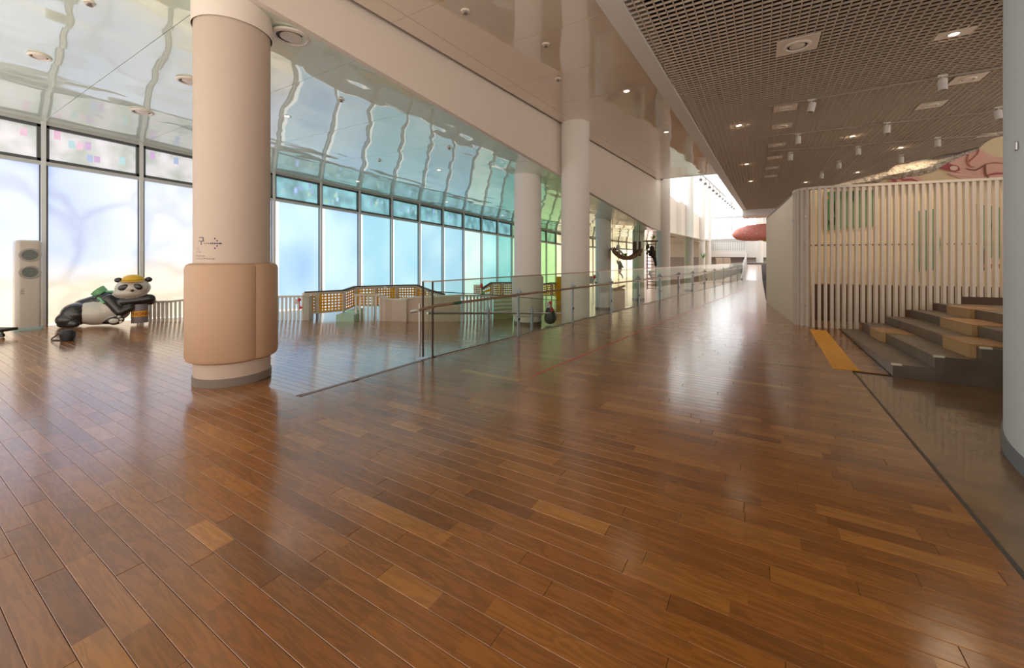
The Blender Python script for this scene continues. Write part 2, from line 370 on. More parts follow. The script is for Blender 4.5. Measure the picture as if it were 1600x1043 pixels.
# ================================================================== WINDOW WALL
BAY = 1.655; W0 = 2.28
def bay_s(k): return W0+BAY*k
def head(s): return 4.44-.0392*(min(s, 31)-2.3)
def trans(s): return 3.56-.0392*(min(s, 31)-2.3)
C = lambda *a: a
film_tab = [
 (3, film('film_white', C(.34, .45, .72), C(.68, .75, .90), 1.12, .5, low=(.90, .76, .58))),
 (5, film('film_sky', C(.22, .46, .80), C(.52, .78, .92), 1.0, .5)),
 (7, film('film_pale_aqua', C(.28, .62, .78), C(.48, .80, .86), .95, .5)),
 (9, film('film_light_blue', C(.20, .50, .70), C(.42, .72, .82), .95, .5)),
 (10, film('film_mint', C(.42, .80, .74), C(.76, .98, .88), .9, .4)),
 (11, film('film_aqua', C(.20, .60, .62), C(.42, .84, .82), .9, .4)),
 (12, film('film_teal', C(.08, .50, .48), C(.24, .66, .60), .9, .4)),
 (14, film('film_green', C(.16, .58, .34), C(.45, .86, .48), .9, .4)),
 (16, film('film_lime', C(.26, .62, .18), C(.50, .80, .32), .95, .4)),
 (22, film('film_cream', C(.85, .72, .38), C(1.0, .92, .62), 1.0, .4)),
 (29, film('film_yellow', C(1.1, .86, .44), C(1.3, 1.12, .80), 1.1, .4)),
 (36, film('film_pink', C(.95, .50, .50), C(1.1, .85, .80), 1.0, .4)),
 (99, film('film_violet', C(.45, .28, .55), C(.8, .62, .78), .9, .4))]
tr_mats = [film('transom_clear', C(.32, .38, .34), C(.72, .68, .74), .85, 2.6), film('transom_cyan', C(.05, .22, .26), C(.26, .66, .74), .8, 2.2), film('transom_green', C(.06, .26, .12), C(.26, .60, .30), .8, 2.0), film('transom_cream', C(.5, .45, .2), C(1, .9, .6), .9, 2.0)]
sq_cols = [(.45, .12, .62), (.75, .14, .55), (.10, .28, .75), (.12, .55, .66), (.80, .30, .60), (.25, .62, .35)]
sq_mats = [film('film_square_%d' % i, tuple(.16+x*.55 for x in c), tuple(.22+x*.6 for x in c), .85, 4) for i, c in enumerate(sq_cols)]
wn = 0; M_CLEAR = film('clear_edge', C(.9, .98, .96), C(1.1, 1.15, 1.1), 1.05, 1)
for k in list(range(-7, 22))+list(range(22, 52, 2)):
    s0, s1 = bay_s(k), bay_s(k+1 if k < 22 else k+2); wn += 1
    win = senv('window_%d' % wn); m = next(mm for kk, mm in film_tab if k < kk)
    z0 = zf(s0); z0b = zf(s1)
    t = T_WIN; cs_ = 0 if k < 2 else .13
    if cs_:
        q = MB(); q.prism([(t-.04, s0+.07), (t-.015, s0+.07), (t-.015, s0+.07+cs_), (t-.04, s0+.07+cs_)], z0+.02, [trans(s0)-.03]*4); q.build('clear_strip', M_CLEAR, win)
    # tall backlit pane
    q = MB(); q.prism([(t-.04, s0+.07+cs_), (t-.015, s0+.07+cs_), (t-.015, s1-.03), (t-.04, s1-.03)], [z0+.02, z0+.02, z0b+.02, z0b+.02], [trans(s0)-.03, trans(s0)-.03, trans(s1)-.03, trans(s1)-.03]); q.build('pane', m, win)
    q = MB(); q.prism([(t-.05, s0+.09), (t-.03, s0+.09), (t-.03, s1-.05), (t-.05, s1-.05)], [trans(s0)+.12, trans(s0)+.12, trans(s1)+.12, trans(s1)+.12], [head(s0)-.07]*2+[head(s1)-.07]*2)
    q.build('transom_pane', tr_mats[0 if k < 3 else 1 if k < 12 else 2 if k < 16 else 3], win)
    # mullion: pale box with a dark slot
    q = MB(); q.box((t-.06, s0-.035, z0-.05), (t+.09, s0+.035, head(s0)+.05)); q.build('mullion', mat('white_mullion', (.80, .82, .84), .3), win)
    q = MB(); q.box((t-.02, s0+.035, z0-.05), (t+.02, s0+.075, trans(s0))); q.box((t-.02, s1-.055, z0-.05), (t+.015, s1-.035, trans(s1))); q.build('gasket', M_MDARK, win)
    # transom frame
    q = MB()
    def fr(za, zb, w_, d_, mi):
        q.prism([(t-.05, s0+.035), (t+d_, s0+.035), (t+d_, s1-.035), (t-.05, s1-.035)], [za(s0), za(s0), za(s1), za(s1)], [zb(s0), zb(s0), zb(s1), zb(s1)], mi)
    fr(lambda s: trans(s)-.03, lambda s: trans(s)+.05, 0, .07, 1); fr(lambda s: trans(s)+.05, lambda s: trans(s)+.12, 0, .04, 0)
    fr(lambda s: head(s)-.08, lambda s: head(s)-.02, 0, .04, 0); fr(lambda s: head(s)-.02, lambda s: head(s)+.05, 0, .06, 1)
    q.box((t-.05, s0+.035, trans(s0)), (t+.04, s0+.09, head(s0))); q.box((t-.05, s1-.09, trans(s1)), (t+.04, s1-.035, head(s1)))
    q.build('transom_frame', [M_MDARK, M_MULL], win)
    if -2 <= k <= 8:
        for j in range(7 if k < 4 else 6):
            yy = s0+.15+random.random()*(BAY-.36); zz = trans((s0+s1)/2)+.14+random.random()*.5; sz = .13
            q = MB(); q.box((t-.03, yy, zz), (t-.026, yy+sz*.8, zz+sz*random.uniform(1, 1.7))); q.build('film_square', random.choice(sq_mats[:5] if k < 3 else sq_mats[2:4]+sq_mats[5:]), win)
# ================================================================== FASCIA BEAM + CEILINGS
T1 = P(539, 0, MAINH); T2 = P(877, 195, MAINH)
fd = Vector((T2.x-T1.x, T2.y-T1.y)); 
def fpt(s): u = (s-T1.y)/fd.y; return T1.x+fd.x*u
low_pts = []
for (x, y) in ((426, 14), (803, 231.6), (937, 309), (1025, 359.6)):
    d = on_line(x, T1, T2); p = W(x, d); low_pts.append((p[1], hy(y, d)))
def flow(s):
    L = low_pts
    if s >= L[-1][0]: return L[-1][1]
    i = 0
    while i < len(L)-2 and s > L[i+1][0]: i += 1
    (a, ha), (b, hb) = L[i], L[i+1]
    return ha+(hb-ha)*(s-a)/(b-a)
SD = 21.3
fb = MB(); ss = [-6, -2, 1, 3, 5, 7, 9, 11, 13, 15, 17, 19, SD]
for a, b in zip(ss[:-1], ss[1:]):
    fb.prism([(fpt(a)-.10, a), (fpt(a), a), (fpt(b), b), (fpt(b)-.10, b)], [min(flow(a), 4.95), min(flow(a), 4.95), min(flow(b), 4.95), min(flow(b), 4.95)], MAINH+.5)
struct('wall_left', fb, M_WHITE)
# shadow gap between fascia and the ceiling
fb = MB()
for a, b in zip(ss[:-1], ss[1:]): fb.prism([(fpt(a)-.0, a), (fpt(a)+.09, a), (fpt(b)+.09, b), (fpt(b)-.0, b)], MAINH+.12, MAINH+.5)
struct('trim_4', fb, M_DARKV)
# glossy panels over the window side, one per bay
cl = senv('ceiling')
for k in range(-5, 22):
    s0, s1 = bay_s(k)+.004, bay_s(k+1)-.004
    n = 10; mb = MB(); vs = []
    for i in range(n+1):
        u = i/n
        for s in (s0, s1):
            tf = fpt(s)-.02 if s > 2.0 else fpt(s)-.02
            t = T_WIN+.02+(tf-T_WIN-.02)*u; hw = head(s)+.05; hf = min(flow(s), 4.95)+.01
            sag = .0
            vs.append((t, s, hw+(hf-hw)*u-sag))
    nv = len(vs); top = [(v[0], v[1], v[2]+.03) for v in vs]
    fs = [(2*i, 2*i+1, 2*i+3, 2*i+2) for i in range(n)]+[(nv+2*i, nv+2*i+2, nv+2*i+3, nv+2*i+1) for i in range(n)]
    fs += [(0, nv, nv+1, 1), (nv-2, nv-1, 2*nv-1, 2*nv-2)]+[(2*i, 2*i+2, nv+2*i+2, nv+2*i) for i in range(n)]+[(2*i+1, nv+2*i+1, nv+2*i+3, 2*i+3) for i in range(n)]
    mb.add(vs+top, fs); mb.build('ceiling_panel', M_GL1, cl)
# farther lower ceiling over the coloured windows
mb = MB(); s0 = bay_s(22); mb.prism([(T_WIN, s0), (fpt(s0) if s0 < SD else -4.9, s0), (-4.9, 92), (T_WIN, 92)], head(60), head(60)+.2)
mb.build('ceiling_panel', gloss_panel('cream_gloss_ceiling', (.62, .55, .40), 2.4, .05, 1.2), cl)
q = MB(); q.box((-14, -6, 5.9), (-1.0, SD-1.8, 6.0)); q.box((-14, -6, 4.9), (-13.6, SD, 6.0)); struct('ceiling', q, M_DARKV)  # unseen roof slab and edge closure, added to keep world light out
# main gloss ceiling strip between fascia and grid
GA, GB = P(972, 0, MAINH), P(1162, 320, MAINH); BA, BB = P(932, 0, MAINH), P(1156, 322, MAINH)
def lt(A, B, s): return A.x+(B.x-A.x)*(s-A.y)/(B.y-A.y)
cl2 = senv('ceiling'); SEND = 19.6
s = 5.9-1.47*8; strip = .42
while s < SEND:
    e = min(s+1.47, SEND); a, b = s+.004, e-.004
    q = MB(); q.prism([(fpt(a)+.09, a), (fpt(a)+strip, a), (fpt(b)+strip, b), (fpt(b)+.09, b)], MAINH, MAINH+.03); q.build('edge_panel', M_GL2, cl2)
    q = MB(); q.prism([(fpt(a)+strip+.008, a), (lt(BA, BB, a)-.004, a), (lt(BA, BB, b)-.004, b), (fpt(b)+strip+.008, b)], MAINH, MAINH+.03); q.build('ceiling_panel', M_GL2, cl2)
    s = e
q = MB(); GS0, GS1 = -3.0, 36.0
q.prism([(lt(BA, BB, GS0), GS0), (lt(GA, GB, GS0), GS0), (lt(GA, GB, GS1), GS1), (lt(BA, BB, GS1), GS1)], MAINH-.03, MAINH+.5)
struct('trim_5', q, M_WHITE2)
# open cell grid
q = MB(); PIT = .122; gt1 = 15.0; bw = .011; gh = .034
t = -3.0
while t < gt1:
    # start of this bar where the slanted border lets it begin
    sa = GS0; u = (t-GA.x)/(GB.x-GA.x); sb = GA.y+(GB.y-GA.y)*u
    e = min(GS1, sb) if t < lt(GA, GB, GS1) else GS1
    if t >= lt(GA, GB, GS0)-.0:
        if e > GS0+.1: q.box((t-bw/2, GS0, MAINH), (t+bw/2, e, MAINH+gh))
    t += PIT
s = GS0
while s < GS1:
    q.box((lt(GA, GB, s), s-bw/2, MAINH+.004), (gt1, s+bw/2, MAINH+gh)); s += PIT
og = q.build('ceiling_grid', M_GRID); tag(og, kind='structure')
q = MB(); q.prism([(lt(GA, GB, GS0)-.1, GS0), (gt1, GS0), (gt1, GS1), (lt(GA, GB, GS1)-.1, GS1)], MAINH+1.0, MAINH+1.1); q.box((gt1, GS0, MAINH), (gt1+.1, GS1, MAINH+1.1)); q.prism([(lt(GA, GB, GS0)-.12, GS0), (lt(GA, GB, GS0)-.02, GS0), (lt(GA, GB, GS1)-.02, GS1), (lt(GA, GB, GS1)-.12, GS1)], MAINH+.45, MAINH+1.1); q.box((-4, GS0-.1, MAINH), (gt1, GS0, MAINH+1.1)); struct('ceiling', q, M_DARKV)  # plenum void; its unseen slanted side is added to stop world light leaking
q = MB(); q.prism([(lt(BA, BB, 36), 36), (gt1, 36), (gt1, 38.5), (lt(BA, BB, 36), 38.5)], MAINH-.45, MAINH+1.0); struct('trim_6', q, M_WHITE2)
# ================================================================== ATRIUM AT THE FAR END
M_SKY = film('daylight_glazing', (1.05, 1.12, 1.2), (1.35, 1.4, 1.45), 1.25, .6)
q = MB(); q.prism([(-10, SEND+.3), (lt(BA, BB, SEND), SEND+.3), (-.3, 60), (-10, 60)], 9.0, 9.2); struct('ceiling', q, M_SKY)
q = MB()
for k in range(16): q.box((-9.5, 21+k*2.3, 8.7), (-.8, 21.25+k*2.3, 9.0))
o = q.build('ceiling_baffles', M_WHITE2); tag(o, kind='structure')
wn += 1; win = senv('window_%d' % wn)
for k in range(9):
    a = 22+k*4.0
    q = MB(); q.box((-9.62, a+.1, 5.0), (-9.58, a+3.9, 8.9)); q.build('pane', M_SKY, win)
    q = MB(); q.box((-9.65, a-.1, 5.0), (-9.35, a+.1, 8.9)); q.build('mullion', M_WHITE2, win)
q = MB(); q.box((-9.7, SEND, MAINH+.0), (-4.0, SEND+.25, 9.1)); struct('wall_left', q, M_WHITE2)
q = MB(); q.box((-4.0, SEND, MAINH), (lt(BA, BB, SEND), SEND+.2, 9.1)); struct('wall_front', q, M_WHITE2)
# end wall
SE = 55.0
def ew(px, py): a = (px-HX)/F; d = SE/(SN*a+CS); x, y = W(px, d); return (x, hy(py, d))
wn += 1; win = senv('window_%d' % wn)
xa, xb = ew(1097, 0)[0], ew(1193, 0)[0]
for i in range(4):
    u0 = xa+(xb-xa)*i/4; u1 = xa+(xb-xa)*(i+1)/4
    for (z0, z1) in ((3.75, 4.9), (4.95, 6.2), (6.4, 8.8)):
        q = MB(); q.box((u0+.05, SE-.02, z0), (u1-.05, SE+.02, z1)); q.build('pane', M_SKY, win)
q = MB()
for z in (3.68, 4.92, 6.3): q.box((xa-.1, SE-.12, z-.04 if z < 6 else z-.14), (xb+.1, SE+.05, z+.04 if z < 6 else z+.14))
for i in range(5): u = xa+(xb-xa)*i/4; q.box((u-.05, SE-.1, 3.7), (u+.05, SE+.05, 8.9))
q.build('window_frame', M_MULL, win)
q = MB(); q.box((-12, SE+.05, -1), (7, SE+.3, 9.2)); struct('wall_back', q, M_WHITE2)
q = MB(); x0, x1 = ew(1165, 0)[0], ew(1200, 0)[0]+2; q.box((x0, SE-1.0, 1.5), (x1, SE, 3.65)); struct('wall_back', q, M_WHITE2)
q = MB(); x0, x1 = ew(1113, 0)[0], ew(1166, 0)[0]
q.box((x0, SE-1.6, 1.55), (x1, SE-.1, 1.95)); q.box((x0, SE-1.5, 1.95), (x1, SE-.1, 2.35)); struct('trim_7', q, M_WHITE2)
q = MB()
for i in range(16):
    u = x0+(x1-x0)*i/16; q.box((u, SE-1.5, 2.35), (u+.06, SE-1.46, 3.3))
q.box((x0, SE-1.5, 3.3), (x1, SE-1.44, 3.38))
tag(q.build('balcony_railing', M_STEEL), 'grey balcony railing above the white beam at the far end of the hall', 'railing')
q = MB(); q.box((-10, SE-.1, -.8), (-1.2, SE, 1.55)); struct('wall_back', q, mat('far_grey_wall', (.42, .42, .45), .6))
# two beige boards leaning far away
for i, (pa, pb) in enumerate(((1118, 1129), (1130, 1141))):
    d = 46; a = PD(pa, 402.5, d); b = PD(pb, 402.5, d); c = PD(pb+1.5, 413, d); e = PD(pa+1.5, 413, d)
    th = Vector((SN*-.06, CS*.06, 0)); q = MB(); v = [e, c, b, a]; q.add([*v, *[x+th for x in v]], [(0, 1, 2, 3), (7, 6, 5, 4), (0, 4, 5, 1), (1, 5, 6, 2), (2, 6, 7, 3), (3, 7, 4, 0)])
    zb = zf(40); q.box((e.x, e.y, zb), (e.x+.08, e.y+.08, e.z)); q.box((c.x-.1, c.y, zb), (c.x-.02, c.y+.08, c.z))
    tag(q.build('display_board', mat('board_beige', (.48, .38, .30), .6)), ('left' if i == 0 else 'right')+' of two tilted beige boards under the far white beam', 'board')
# low grey counter beyond the railing
q = MB(); a = W(1105, 40); b = W(1158, 40); q.prism([a, b, (b[0]+.2, b[1]+.8), (a[0]+.2, a[1]+.8)], -.9, hy(413, 40)); 
tag(q.build('counter', M_WHITE2, bevel=.03), 'long pale counter behind the far end of the glass railing', 'counter')
# far handrails climbing the ramp
hr = thing('ramp_handrail', 'pair of steel handrails climbing the far ramp beside the walkway', 'railing', (-.95, 31.3, 0))
def ht(s, off): return (-.92, s, zm(s)+off)
for off in (.95, .7):
    q = MB(); q.tube([(-.92, 31.4, off), (-.92, 37, zm(37)+off), (-.92, 43, .84+off), (-.92, 48, .84+off)], .035, 8); q.build('handrail', M_STEEL, hr)
for k in range(8):
    s = 31.6+k*1.5; q = MB(); q.tube([(-.92, s, zm(s)+.0), (-.92, s, zm(s)+.97)], .025, 6); q.build('post', M_STEEL, hr)
q = MB(); q.prism([(-1.02, 31.2), (-.99, 31.2), (-.99, 43), (-1.02, 43)], -.9, [.15, .15, .99, .99]); q.build('side_panel', M_WHITE2, hr)
# second stretch of wall between the far columns
q = MB(); q.prism([(-4.75, 21.3), (-4.45, 21.3), (-4.75, 29.5), (-5.05, 29.5)], [2.86]*4, [5.3, 5.3, 5.3, 5.3]); q.prism([(-4.75, 29.5), (-4.45, 29.5), (-4.75, 44), (-5.05, 44)], 2.9, 5.3); struct('wall_left', q, M_WHITE)
# ================================================================== COLUMNS
def column(px, d, r, top, label, pad=False, base=None, m=M_COLB, neck=None):
    x, y = W(px, d); zb = base if base is not None else 0
    th = thing('column', label, 'column', (x, y, zb))
    q = MB(); q.lathe([(r, zb+.09), (r, top)], (x, y, 0), 48); q.build('shaft', m, th)
    q = MB(); q.lathe([(r+.012, zb+.0), (r+.012, zb+.09), (r, zb+.095)], (x, y, 0), 48); q.build('skirting', M_SKIRT, th)
    if neck:
        q = MB(); q.lathe([(r+.02, neck), (r+.02, top)], (x, y, 0), 48); q.build('neck', m, th)
    return th, x, y
c1d = 5.06; c1x, c1y = W(364.5, c1d); R1 = .40
c1, cx, cy = column(364.5, c1d, R1, 4.62, 'large beige round column in the foreground with padded wrap and arrow sign', base=0)
# pad: two cushions round the column
va = math.atan2(-cy, -cx)            # direction from the column to the camera
def cushion(a0, a1, nm, z0=.27, z1=1.43):
    q = MB(); n = 24; R = R1+.085; prof = [(R1+.01, z0), (R-.05, z0+.0), (R-.015, z0+.02), (R, z0+.06), (R, z1-.06), (R-.015, z1-.02), (R-.05, z1), (R1+.01, z1)]
    vs = []; m = len(prof)
    for k in range(n+1):
        a = a0+(a1-a0)*k/n; e = min(k, n-k); sh = (.022, .007, .002, 0)[min(e, 3)]
        for r, z in prof: rr = r-sh if r > R1+.02 else r; vs.append((cx+rr*math.cos(a), cy+rr*math.sin(a), z))
    fs = [(k*m+i, (k+1)*m+i, (k+1)*m+(i+1) % m, k*m+(i+1) % m) for k in range(n) for i in range(m)]+[tuple(range(m)), tuple(n*m+i for i in range(m-1, -1, -1))]
    q.add(vs, fs, 0, True); return q.build(nm, M_PAD, c1)
seam = va+.50    # seam right of centre as seen from the camera
cushion(seam+.004, seam+PI*2/3-.004, 'pad'); 
cushion(seam-PI*2/3+.004, seam-.004, 'pad'); cushion(seam+PI*2/3+.004, seam+PI*4/3-.004, 'pad')
# capital box that joins the column to the beam
q = MB(); q.lathe([(R1+.02, 4.28), (R1+.02, 5.0)], (cx, cy, 0), 48); q.build('neck', M_WHITE, c1)
# print on the column
def wrap(u, z, off=.002):   # u metres to the right of the facing line
    a = va+u/R1; return Vector((cx+(R1+off)*math.cos(a), cy+(R1+off)*math.sin(a), z))
def u_at(px):
    best = None
    for i in range(-600, 600):
        u = i*.001; p = wrap(u, 1); e = abs(px_of(p.x, p.y)-px)
        if best is None or e < best[0]: best = (e, u)
    return best[1]
dsign = c1d-.35
def zc(py): return hy(py, dsign)
arrow = [(319, 380.3), (322.4, 380.3), (325.8, 380.3), (329.2, 380.3), (332.6, 380.3), (336, 380.3), (339.4, 380.3), (342.8, 380.3), (335.8, 372.8), (339.2, 376.3), (335.8, 387.8), (339.2, 384.3), (345.2, 380.3)]
q = MB()
for (ax, ay) in arrow:
    u = u_at(ax); z = zc(ay); rr = .0085 if ax > 326 else .006
    q.add([wrap(u+rr*math.cos(i*PI/5), z+rr*math.sin(i*PI/5)) for i in range(10)], [tuple(range(10))])
q.build('arrow_print', M_NAVY, c1)
def text_mesh(body, size):
    cu = bpy.data.curves.new('t', 'FONT'); cu.body = body; cu.size = size; o = bpy.data.objects.new('t', cu); COL.objects.link(o)
    dg = bpy.context.evaluated_depsgraph_get(); me = bpy.data.meshes.new_from_object(o.evaluated_get(dg)); bpy.data.objects.remove(o)
    v = [x.co.copy() for x in me.vertices]; f = [tuple(p.vertices) for p in me.polygons]; bpy.data.meshes.remove(me); return v, f
v, f = text_mesh('구', .105); u0 = u_at(309.5); q = MB(); q.add([wrap(u0+p.x, zc(381.5)+p.y) for p in v], f); q.build('sign_lettering', M_NAVY, c1)
q = MB()
for (xa_, xb_, yy, hh) in ((307, 310.5, 388.5, 3), (307, 313, 393.5, 3), (306, 318, 400.5, 2.4), (304.5, 334, 404.5, 2.4)):
    x = xa_
    while x < xb_:
        u = u_at(x); z = zc(yy)
        for st in range(3):
            du = random.uniform(0, .012); dz = random.uniform(-.008, .008); ww = random.choice((.003, .010)); h2 = .013-ww if ww < .01 else .003
            q.add([wrap(u+du, z+dz), wrap(u+du+ww, z+dz), wrap(u+du+ww, z+dz+h2), wrap(u+du, z+dz+h2)], [(0, 1, 2, 3)])
        x += 2.4
q.build('small_lettering', M_NAVY, c1)
CW = mat('column_pale', (.86, .82, .78), .6)
def fb_(px, d): p = W(px, d); return zf(p[1])
column(899, 11.1, .385, MAINH, 'white round column reaching the main ceiling, behind the glass railing', base=fb_(899, 11.1), m=CW)
cb2 = column(824.5, 11.6, .385, 4.35, 'white round column under the beam, left of the taller column', base=fb_(824, 11.6), m=CW, neck=hy(267, 11.6))
q = MB(); x, y = cb2[1], cb2[2]; zb = fb_(824, 11.6); q.lathe([(.39, zb+.25), (.45, zb+.27), (.45, zb+1.35), (.39, zb+1.38)], (x, y, 0), 40); q.build('pad', mat('white_vinyl_padding', (.68, .64, .58), .5), cb2[0])
GC = mat('column_greenish', (.82, .81, .74), .6)
column(942.5, 18.0, .34, 3.75, 'pale column right of the tall white column, left of the hammock', base=fb_(942, 18), m=GC)
column(997.5, 23.3, .33, 3.2, 'pale green column between the hammock and the rope ladder', base=fb_(997, 23), m=mat('column_green', (.66, .70, .54), .6))
column(1036.5, 20.0, .32, 5.4, 'beige column at the end of the beam, right of the rope ladder', base=fb_(1036, 20), m=CW)
column(1076.5, 29.5, .30, 9.0, 'tall slim white column rising into the bright atrium', base=zf(30), m=M_WHITE2)
column(1097, 38, .28, 9.0, 'farther slim white column left of the atrium end window', base=zf(30), m=M_WHITE2)
column(1107, 45, .28, 9.0, 'farthest slim white column beside the atrium end window', base=zf(30), m=M_WHITE2)
column(1187, 44, .33, 9.0, 'white atrium column above the pink sculpture', base=.84, m=M_WHITE2)
# ================================================================== GLASS RAILING
ra = thing('glass_railing', 'long glass railing with bronze handrail along the left edge of the walkway', 'railing', (tg(4.7), 4.7, 0))
H_R = 1.14; st = P(676, 557, 0); 
posts_px = [808, 893, 953, 997, 1031, 1060, 1082, 1100.6, 1116, 1130, 1141.6, 1152]
LA = (tg(4.64), 4.64); LB = (tg(31), 31)
ps = []
for x in posts_px:
    d = on_line(x, LA, LB); ps.append(Vector((*W(x, d), 0)))
d = on_line(676, LA, LB); st = Vector((*W(676, d), 0)); d = on_line(1160, LA, LB); en = Vector((*W(1160, d), 0))
nodes = [st]+ps+[en]; ld = Vector((LB[0]-LA[0], LB[1]-LA[1], 0)).normalized(); sdv = Vector((ld.y, -ld.x, 0))
for a, b in zip(nodes[:-1], nodes[1:]):
    q = MB(); A, B = a+ld*.006, b-ld*.006; q.prism([(A-sdv*.006)[:2], (A+sdv*.006)[:2], (B+sdv*.006)[:2], (B-sdv*.006)[:2]], .012, H_R-.01); q.build('glass_panel', M_GLASS, ra)
q = MB(); q.bar(st+Vector((0, 0, H_R)), en+Vector((0, 0, H_R)), .018, .018); q.build('top_rail', M_BRASS, ra)
q = MB(); q.bar(st+Vector((0, 0, .008)), en+Vector((0, 0, .008)), .022, .012); q.build('base_channel', mat('dark_bronze', (.08, .055, .045), .4, metal=.6), ra)
st2 = P(661, 557, 0)
for p_ in (st, st2):
    q = MB(); q.bar(p_, p_+Vector((0, 0, H_R)), .018, .022); q.build('end_post', mat('dark_bronze'), ra)
q = MB(); q.bar(st+Vector((0, 0, H_R)), st2+Vector((0, 0, H_R)), .018, .018); q.build('top_rail', M_BRASS, ra)
q = MB(); q.prism([(st-ld*.003)[:2], (st+ld*.003)[:2], (st2+ld*.003)[:2], (st2-ld*.003)[:2]], .012, H_R-.01); q.build('glass_panel', M_GLASS, ra)
for p_ in ps:
    q = MB(); c = p_+sdv*.03; M_ = Matrix.Translation(c)@Matrix.Rotation(math.atan2(ld.y, ld.x), 4, 'Z')
    q.box((-.028, -.012, .0), (.028, .012, .80), 0, M_); pobj = q.build('post', M_POST, ra)
    q = MB(); q.tube([c-sdv*.02+Vector((0, 0, .84)), c+sdv*.06+Vector((0, 0, .84))], .028, 10); q.tube([c+Vector((0, 0, .78)), c+Vector((0, 0, .93))], .02, 8); o = q.build('bracket', M_POST, pobj)
    q = MB(); q.tube([c-sdv*.0+Vector((0, 0, .33)), c+sdv*.03+Vector((0, 0, .33))], .022, 10); o = q.build('bolt', M_BLACK, pobj)
hr0 = st+sdv*.08; hz = .80
tip = P(645, 487, .74); 
q = MB(); q.tube([P(661, 486, .79)-sdv*.1, tip+sdv*-.03, tip, st+sdv*.06+Vector((0, 0, .78)), ps[0]+sdv*.07+Vector((0, 0, .80)), en+sdv*.07+Vector((0, 0, .80))], .021, 12); q.build('handrail', M_BRASS, ra)
q = MB(); a = st+(ps[0]-st)*.17+sdv*.072+Vector((0, 0, .7845)); b = st+(ps[0]-st)*.25+sdv*.072+Vector((0, 0, .786)); q.tube([a, b], .0235, 12); q.build('braille_sleeve', mat('dark_green_sleeve', (.02, .12, .05), .4), ra)
q = MB(); pp = P(655.5, 557, 0); q.tube([pp, pp+Vector((0, 0, .80))], .014, 8); q.build('handrail_post', M_STEEL, ra)
# second railing on the lower ramp
rb = thing('glass_railing', 'lower glass railing on the sunken ramp behind the main railing', 'railing', (-4.6, 5.4, 0))
def r2(px): d = on_line(px, W(664, 6.6), W(880, 12.3)); p = W(px, d); return Vector((p[0], p[1], zf(p[1]))), d
n2 = [r2(x) for x in (668, 762, 831, 880)]; tops = [454.5, 460, 465.5, 469.5]
for i in range(3):
    (a, da), (b, db) = n2[i], n2[i+1]; q = MB()
    dv = (b-a).normalized(); sd = Vector((dv.y, -dv.x, 0)).normalized()*.006
    q.prism([(a-sd)[:2], (a+sd)[:2], (b+sd)[:2], (b-sd)[:2]], [a.z, a.z, b.z, b.z], [hy(tops[i], da)]*2+[hy(tops[i+1], db)]*2); q.build('glass_panel', M_GLASS, rb)
    q = MB(); q.bar((a.x, a.y, hy(tops[i], da)), (b.x, b.y, hy(tops[i+1], db)), .014, .014); q.build('top_rail', mat('dark_bronze'), rb)
    q = MB(); q.tube([(a.x, a.y, hy(488.8, da)), (b.x, b.y, hy(489.2, db))], .02, 8); q.build('handrail', M_STEEL, rb)
for i in (1, 2):
    a, da = n2[i]; q = MB(); q.box((a.x-.03, a.y-.03, a.z), (a.x+.03, a.y+.03, hy(482, da))); q.tube([(a.x, a.y, hy(484, da)), (a.x, a.y, hy(479, da))], .03, 8); q.build('post', M_POST, rb)
a, da = n2[3]; q = MB(); q.box((a.x-.012, a.y-.012, a.z), (a.x+.012, a.y+.012, hy(469.5, da))); q.build('end_post', mat('dark_bronze'), rb)
# ================================================================== SLAT SCREEN AT THE RIGHT
pathpx = [(1239.5, 9.32), (1243, 9.12), (1250, 8.95), (1262, 8.80), (1277, 8.70), (1303, 8.57), (1329.5, 8.48), (1380, 8.30), (1430, 8.13), (1500, 7.90), (1566, 7.69), (1640, 7.45), (1720, 7.2)]
path = [Vector((*W(x, d), 0)) for x, d in pathpx]
def resample(pts, step):
    out = []; acc = 0; 
    for a, b in zip(pts[:-1], pts[1:]):
        L = (b-a).length; u = acc
        while u < L: out.append((a+(b-a)*(u/L), (b-a).normalized())); u += step
        acc = u-L
    return out
SH = 2.97
sc = thing('slat_screen', 'curved screen of tall white vertical slats beside the concrete steps', 'screen', slatB)
def pedge(s):  # far level of the steps under the screen
    return 0
riser_t = [1.45, 1.83, 2.22, 2.60, 3.0, 3.4]; RH = .147
sl = resample(path, .108)
for p, dv in sl:
    nn = Vector((-dv.y, dv.x, 0)); q = MB(); M_ = Matrix.Translation(p)@Matrix.Rotation(math.atan2(dv.y, dv.x), 4, 'Z')
    zb = 0.0
    for i, rt in enumerate(riser_t):
        if p.x > rt: zb = RH*i+.005
    q.box((-.026, -.01, zb), (.026, .065, SH), 0, M_); q.build('slat', M_SLAT, sc)
q = MB()
for a, b in zip(path[:-1], path[1:]):
    d = (b-a).normalized(); n_ = Vector((-d.y, d.x, 0)); q.prism([(a-n_*.02)[:2], (b-n_*.02)[:2], (b+n_*.14)[:2], (a+n_*.14)[:2]], SH, SH+.05)
q.build('top_cap', M_SLAT, sc)
q = MB()
for a, b in zip(path[:-1], path[1:]):
    d = (b-a).normalized(); n_ = Vector((-d.y, d.x, 0)); q.prism([(a+n_*.09)[:2], (b+n_*.09)[:2], (b+n_*.115)[:2], (a+n_*.115)[:2]], 1.75, 1.78)
q.build('back_rail', mat('rail_brown', (.3, .2, .13), .5), sc)
q = MB(); p = sl[1][0]; q.tube([p+Vector((-.03, -.03, 2.35)), p+Vector((-.05, -.06, 2.35))], .02, 10); q.build('button', M_STEEL, sc)
